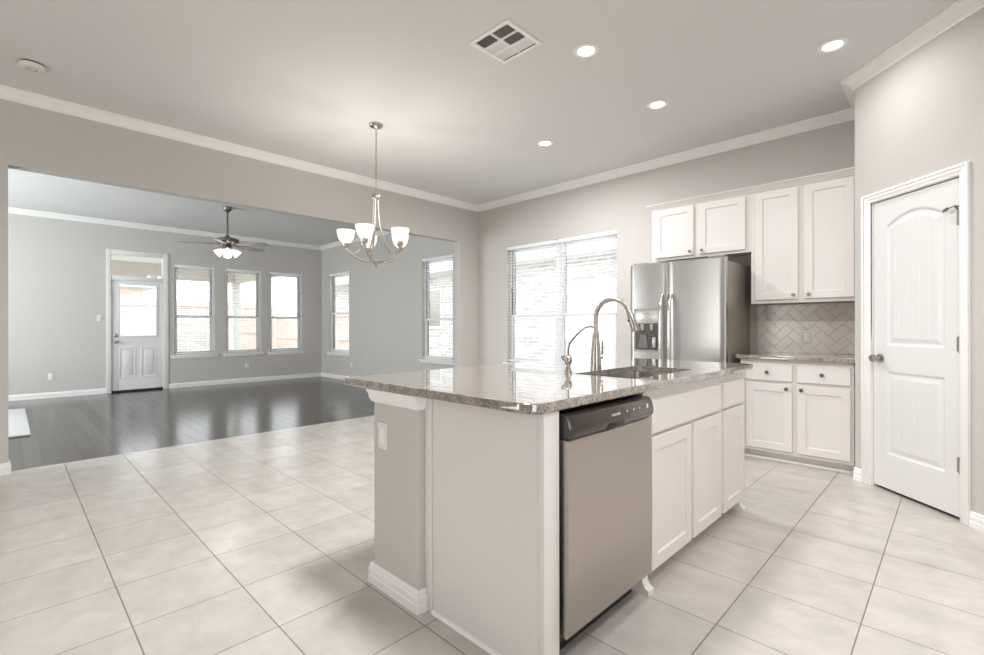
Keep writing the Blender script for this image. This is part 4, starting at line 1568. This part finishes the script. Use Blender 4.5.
for k in range(5):
    # angle measured from the camera's right axis
    a = math.radians(177 + 72 * k)
    dirx = cr_ * math.cos(a) + cf * math.sin(a)

    def P(r_, z):
        return (cx + dirx.x * r_, cy + dirx.y * r_, z)

    def spline(ctrl, n=6):
        out = []
        C = [ctrl[0]] + list(ctrl) + [ctrl[-1]]
        for i in range(1, len(C) - 2):
            p0, p1, p2, p3 = C[i - 1], C[i], C[i + 1], C[i + 2]
            for q in range(n):
                s = q / n
                out.append(tuple(0.5 * ((2 * p1[d]) + (-p0[d] + p2[d]) * s + (2 * p0[d] - 5 * p1[d] + 4 * p2[d] - p3[d]) * s * s + (-p0[d] + 3 * p1[d] - 3 * p2[d] + p3[d]) * s ** 3) for d in (0, 1)))
        out.append(ctrl[-1])
        return out
    b = MB()
    b.tube([P(r_, z) for r_, z in spline([(0.022, 2.345), (0.026, 2.25), (0.036, 2.15), (0.058, 2.05), (0.098, 1.95), (0.150, 1.875), (0.205, 1.835)])], 0.0085, 8)
    b.tube([P(r_, z) for r_, z in spline([(0.030, 1.772), (0.09, 1.772), (0.15, 1.788), (0.205, 1.820), (0.243, 1.855), (0.263, 1.878), (RC, 1.898)])], 0.0085, 8)
    arm = b.build('arm', M['nickel'], ch)
    c = P(RC, 0)
    MB().lathe([(0, 1.888), (0.012, 1.889), (0.022, 1.898), (0.027, 1.911), (0.030, 1.934), (0.026, 1.936), (0, 1.936)], c, (0, 0, 1), 20).build('cup', M['nickel'], ch)
    _zs = lambda z: 1.9365 + (z - 1.9505) * 0.86
    MB().lathe([(r_, _zs(z)) for r_, z in [(0.018, 1.9505), (0.032, 1.951), (0.050, 1.968), (0.066, 1.998), (0.076, 2.035), (0.081, 2.072), (0.083, 2.088), (0.080, 2.088), (0.078, 2.072), (0.073, 2.035), (0.063, 2.0), (0.048, 1.972), (0.032, 1.955), (0.018, 1.954)]], c, (0, 0, 1), 28).build('shade', M['shade'], ch)
    pl_ = bpy.data.lights.new('bulb_light', 'POINT')
    pl_.energy = 6.0
    pl_.shadow_soft_size = 0.03
    pl_.color = (1.0, 0.95, 0.88)
    po = bpy.data.objects.new('bulb_light', pl_)
    COL.objects.link(po)
    po.location = Vector((c[0], c[1], 2.01)) - ch.location
    po.parent = ch

# ------------------------------------------------------------------ ceiling fan
hx, hy = -8.126, 2.441
hf = Vector((hx, hy, 0)).normalized()
hr = Vector((hf.y, -hf.x, 0))
fn = thing('ceiling_fan', 'five-blade ceiling fan with frosted light kit in the living room', 'ceiling fan', (hx, hy, ZC))
MB().lathe([(0, -0.0005), (0.066, -0.0005), (0.066, -0.02), (0.05, -0.06), (0.022, -0.085), (0, -0.085)], (hx, hy, ZC), (0, 0, 1), 24).build('canopy', M['bronze'], fn)
MB().tube([(hx, hy, ZC - 0.08), (hx, hy, 2.57)], 0.014, 12).build('downrod', M['bronze'], fn)
MB().lathe([(0, 2.60), (0.03, 2.60), (0.04, 2.57), (0.12, 2.56), (0.16, 2.545), (0.165, 2.50), (0.14, 2.475), (0.08, 2.462), (0, 2.46)], (hx, hy, 0), (0, 0, 1), 32).build('motor_housing', M['bronze'], fn)
for k in range(5):
    a = math.radians(181 + 72 * k)
    d = hr * math.cos(a) + hf * math.sin(a)
    e = Vector((-d.y, d.x, 0))
    up = Vector((0, 0, 1))
    pit = math.radians(-12)
    e2 = e * math.cos(pit) + up * math.sin(pit)
    nz = d.cross(e2).normalized()

    def Q(r_, w, h):
        return tuple(Vector((hx, hy, 2.452)) + d * r_ + e2 * w + nz * h)
    out = [(0.20, -0.052), (0.40, -0.066), (0.58, -0.070), (0.645, -0.060), (0.665, -0.035), (0.67, 0), (0.665, 0.035), (0.645, 0.060), (0.58, 0.070), (0.40, 0.066), (0.20, 0.052)]
    n = len(out)
    b = MB().quads([Q(r_, w, 0.004) for r_, w in out] + [Q(r_, w, -0.004) for r_, w in out],
                   [tuple(range(n)), tuple(range(2 * n - 1, n - 1, -1))] + [(k2, (k2 + 1) % n, n + (k2 + 1) % n, n + k2) for k2 in range(n)])
    bl = b.build('blade', M['bladetop'], fn, angle=30)
    ib = [(0.10, -0.02), (0.16, -0.016), (0.20, -0.04), (0.28, -0.035), (0.30, 0), (0.28, 0.035), (0.20, 0.04), (0.16, 0.016), (0.10, 0.02)]
    n = len(ib)
    MB().quads([Q(r_, w, 0.012) for r_, w in ib] + [Q(r_, w, 0.0045) for r_, w in ib],
               [tuple(range(n)), tuple(range(2 * n - 1, n - 1, -1))] + [(k2, (k2 + 1) % n, n + (k2 + 1) % n, n + k2) for k2 in range(n)]).build('blade_iron', M['bronze'], fn)
MB().lathe([(0, 2.459), (0.06, 2.459), (0.065, 2.43), (0.075, 2.40), (0.06, 2.375), (0, 2.37)], (hx, hy, 0), (0, 0, 1), 24).build('light_fitter', M['bronze'], fn)
for k in range(4):
    a = math.radians(270 + 90 * k)
    d = hr * math.cos(a) + hf * math.sin(a)
    c0 = Vector((hx, hy, 2.372)) + d * 0.07
    ax = (d * 0.75 + Vector((0, 0, -0.66))).normalized()
    MB().lathe([(0.018, 0.0), (0.024, 0.008), (0.045, 0.035), (0.056, 0.07), (0.062, 0.105), (0.059, 0.105), (0.053, 0.07), (0.042, 0.037), (0.018, 0.006)], tuple(c0), tuple(ax), 20).build('lamp_shade', M['fanshade'], fn)
    pl_ = bpy.data.lights.new('fan_bulb', 'POINT')
    pl_.energy = 4
    pl_.shadow_soft_size = 0.03
    pl_.color = (1.0, 0.95, 0.88)
    po = bpy.data.objects.new('fan_bulb', pl_)
    COL.objects.link(po)
    po.location = c0 + ax * 0.10 - fn.location
    po.parent = fn
b = MB()
b.tube([(hx + 0.01, hy, 2.372), (hx + 0.01, hy, 2.12)], 0.0018, 6)
b.lathe([(0, 0.0), (0.006, 0.004), (0.008, 0.02), (0.004, 0.034), (0, 0.036)], (hx + 0.01, hy, 2.088), (0, 0, 1), 10)
b.build('pull_chain', M['silver'], fn)

# ------------------------------------------------------------------ white hearth slab at the left edge, door stop
tag(MB().box(-9.35, -7.06, -1.6, 0.18, 0.0, 0.022, 0.008, 3).build('hearth_slab', M['hearth']), 'low white hearth slab on the dark floor at the left edge', 'hearth')
st = thing('door_stop', 'small metal door stop on baseboard beside the glazed door', 'door stop', (XF + 0.016, 2.31, 0.055))
MB().tube([(XF + 0.0165, 2.31, 0.055), (XF + 0.075, 2.31, 0.055)], 0.005, 8).build('spring', M['nickeld'], st)
MB().tube([(XF + 0.0751, 2.31, 0.055), (XF + 0.088, 2.31, 0.055)], 0.009, 10).build('tip', M['plate'], st)

# ------------------------------------------------------------------ outside
struct(MB().box(-45, 12, -25, 30, -0.35, -0.25).build('ground', M['grass'], smooth=False), 'green lawn outside the windows', 'lawn')
struct(MB().box(-9.0, 9.0, YB + WT + 0.05, 8.4, -0.249, -0.2).build('bounce_strip', M['concrete'], smooth=False), 'pale ground strip added between the two houses to bounce neutral light', 'bounce strip')  # unseen strip, added so light bounced onto the brick is less green
struct(MB().box(XF - 3.3, XF - WT - 0.01, -2.8, 4.6, -0.24, -0.06).build('patio_slab', M['concrete'], smooth=False), 'pale concrete patio outside the glazed door', 'patio')
# covered patio
pr_ = thing('patio_cover', 'white covered patio roof outside the far windows', 'patio cover', (XF - 1.8, 1.0, 2.6))
MB().box(XF - 3.5, XF - WT - 0.02, -3.0, 4.55, 2.72, 2.85).build('roof_panel', M['soffit'], pr_)
MB().box(XF - 3.5, XF - 3.3, -3.0, 4.55, 2.36, 2.7195).build('beam', M['taupe'], pr_)
MB().box(XF - 3.299, XF - WT - 0.02, 4.35, 4.55, 2.36, 2.7195).build('beam', M['taupe'], pr_)
pcx, pcy = XF - 3.4, 4.42
co = thing('patio_column', 'white square patio column seen through the middle far window', 'column', (pcx, pcy, -0.24))
MB().box(pcx - 0.09, pcx + 0.09, pcy - 0.09, pcy + 0.09, -0.2395, 2.359, 0.006).build('shaft', M['soffit'], co)
MB().box(pcx - 0.12, pcx + 0.12, pcy - 0.12, pcy - 0.0905, -0.2395, 0.0).build('plinth', M['soffit'], co)


def fence(name, label, p0, p1, h, z=-0.25):
    r = thing(name, label, 'fence', (p0[0], p0[1], z))
    P0, P1 = Vector(p0), Vector(p1)
    L = (P1 - P0).length
    d = (P1 - P0).normalized()
    m = Matrix(((d.x, -d.y, 0, P0.x), (d.y, d.x, 0, P0.y), (0, 0, 1, z), (0, 0, 0, 1)))
    b = MB(m)
    k = 0.0
    while k < L:
        b.box(k, min(k + 0.137, L), 0, 0.018, 0.02, h)
        k += 0.142
    b.build('picket_panel', M['fence'], r, smooth=False)
    b = MB(m)
    for zz in (0.25, h / 2, h - 0.2):
        b.box(0, L, -0.04, -0.001, zz, zz + 0.09)
    b.build('rails', M['fence'], r, smooth=False)
    return r


fence('back_fence', 'tall pinkish wooden fence at the back of the yard', (-19.5, -12), (-19.5, 7.6), 2.35)
fence('side_fence', 'pinkish wooden side fence seen through the corner window', (-19.4, 7.6), (-11.2, 7.6), 1.95)
# low white stone wall in front of the back fence
tag(MB().box(-18.6, -18.3, -12, 5.15, -0.25, 1.35, 0.02).build('garden_wall', M['stone']), 'white stone retaining wall in front of the back fence', 'wall')
# neighbouring houses
nh = thing('neighbour_house', 'pale grey brick house outside the kitchen window', 'house', (-3, 9.3, -0.25))
NY = 8.5
MB().box(-18.0, 9, NY, NY + 6, -0.25, 2.62).build('brick_wall', M['brick'], nh, smooth=False)
MB().box(-18.5, 9.5, NY - 0.45, NY + 6.4, 2.6205, 2.68).build('soffit', M['soffit'], nh, smooth=False)
MB().box(-18.5, 9.5, NY - 0.47, NY - 0.4505, 2.62, 2.82).build('fascia', M['soffit'], nh, smooth=False)
MB().quads([(-18.5, NY - 0.45, 2.8), (9.5, NY - 0.45, 2.8), (9.5, NY + 3.2, 4.4), (-18.5, NY + 3.2, 4.4), (9.5, NY + 6.4, 2.8), (-18.5, NY + 6.4, 2.8)],
           [(0, 1, 2, 3), (3, 2, 4, 5), (0, 3, 5), (1, 4, 2), (0, 5, 4, 1)]).build('roof', M['roof'], nh, smooth=False)
w = MB().box(-11.2, -10.1, NY - 0.03, NY - 0.001, 1.1, 2.25).build('window', M['vinyl'], nh)
MB().box(-11.12, -10.18, NY - 0.035, NY - 0.0305, 1.18, 2.17).build('pane', M['silver'], w)
nb_ = thing('neighbour_house', 'pinkish brick house beyond the back fence', 'house', (-27, 0, -0.25))
MB().box(-33, -27, -14, 4.5, -0.25, 3.0).build('brick_wall', M['brickr'], nb_, smooth=False)
MB().quads([(-26.5, -14.5, 3.0), (-26.5, 5, 3.0), (-30, 5, 5.2), (-30, -14.5, 5.2), (-33.5, 5, 3.0), (-33.5, -14.5, 3.0)],
           [(0, 1, 2, 3), (3, 2, 4, 5), (0, 3, 5), (1, 4, 2), (0, 5, 4, 1)]).build('roof', M['roof'], nb_, smooth=False)
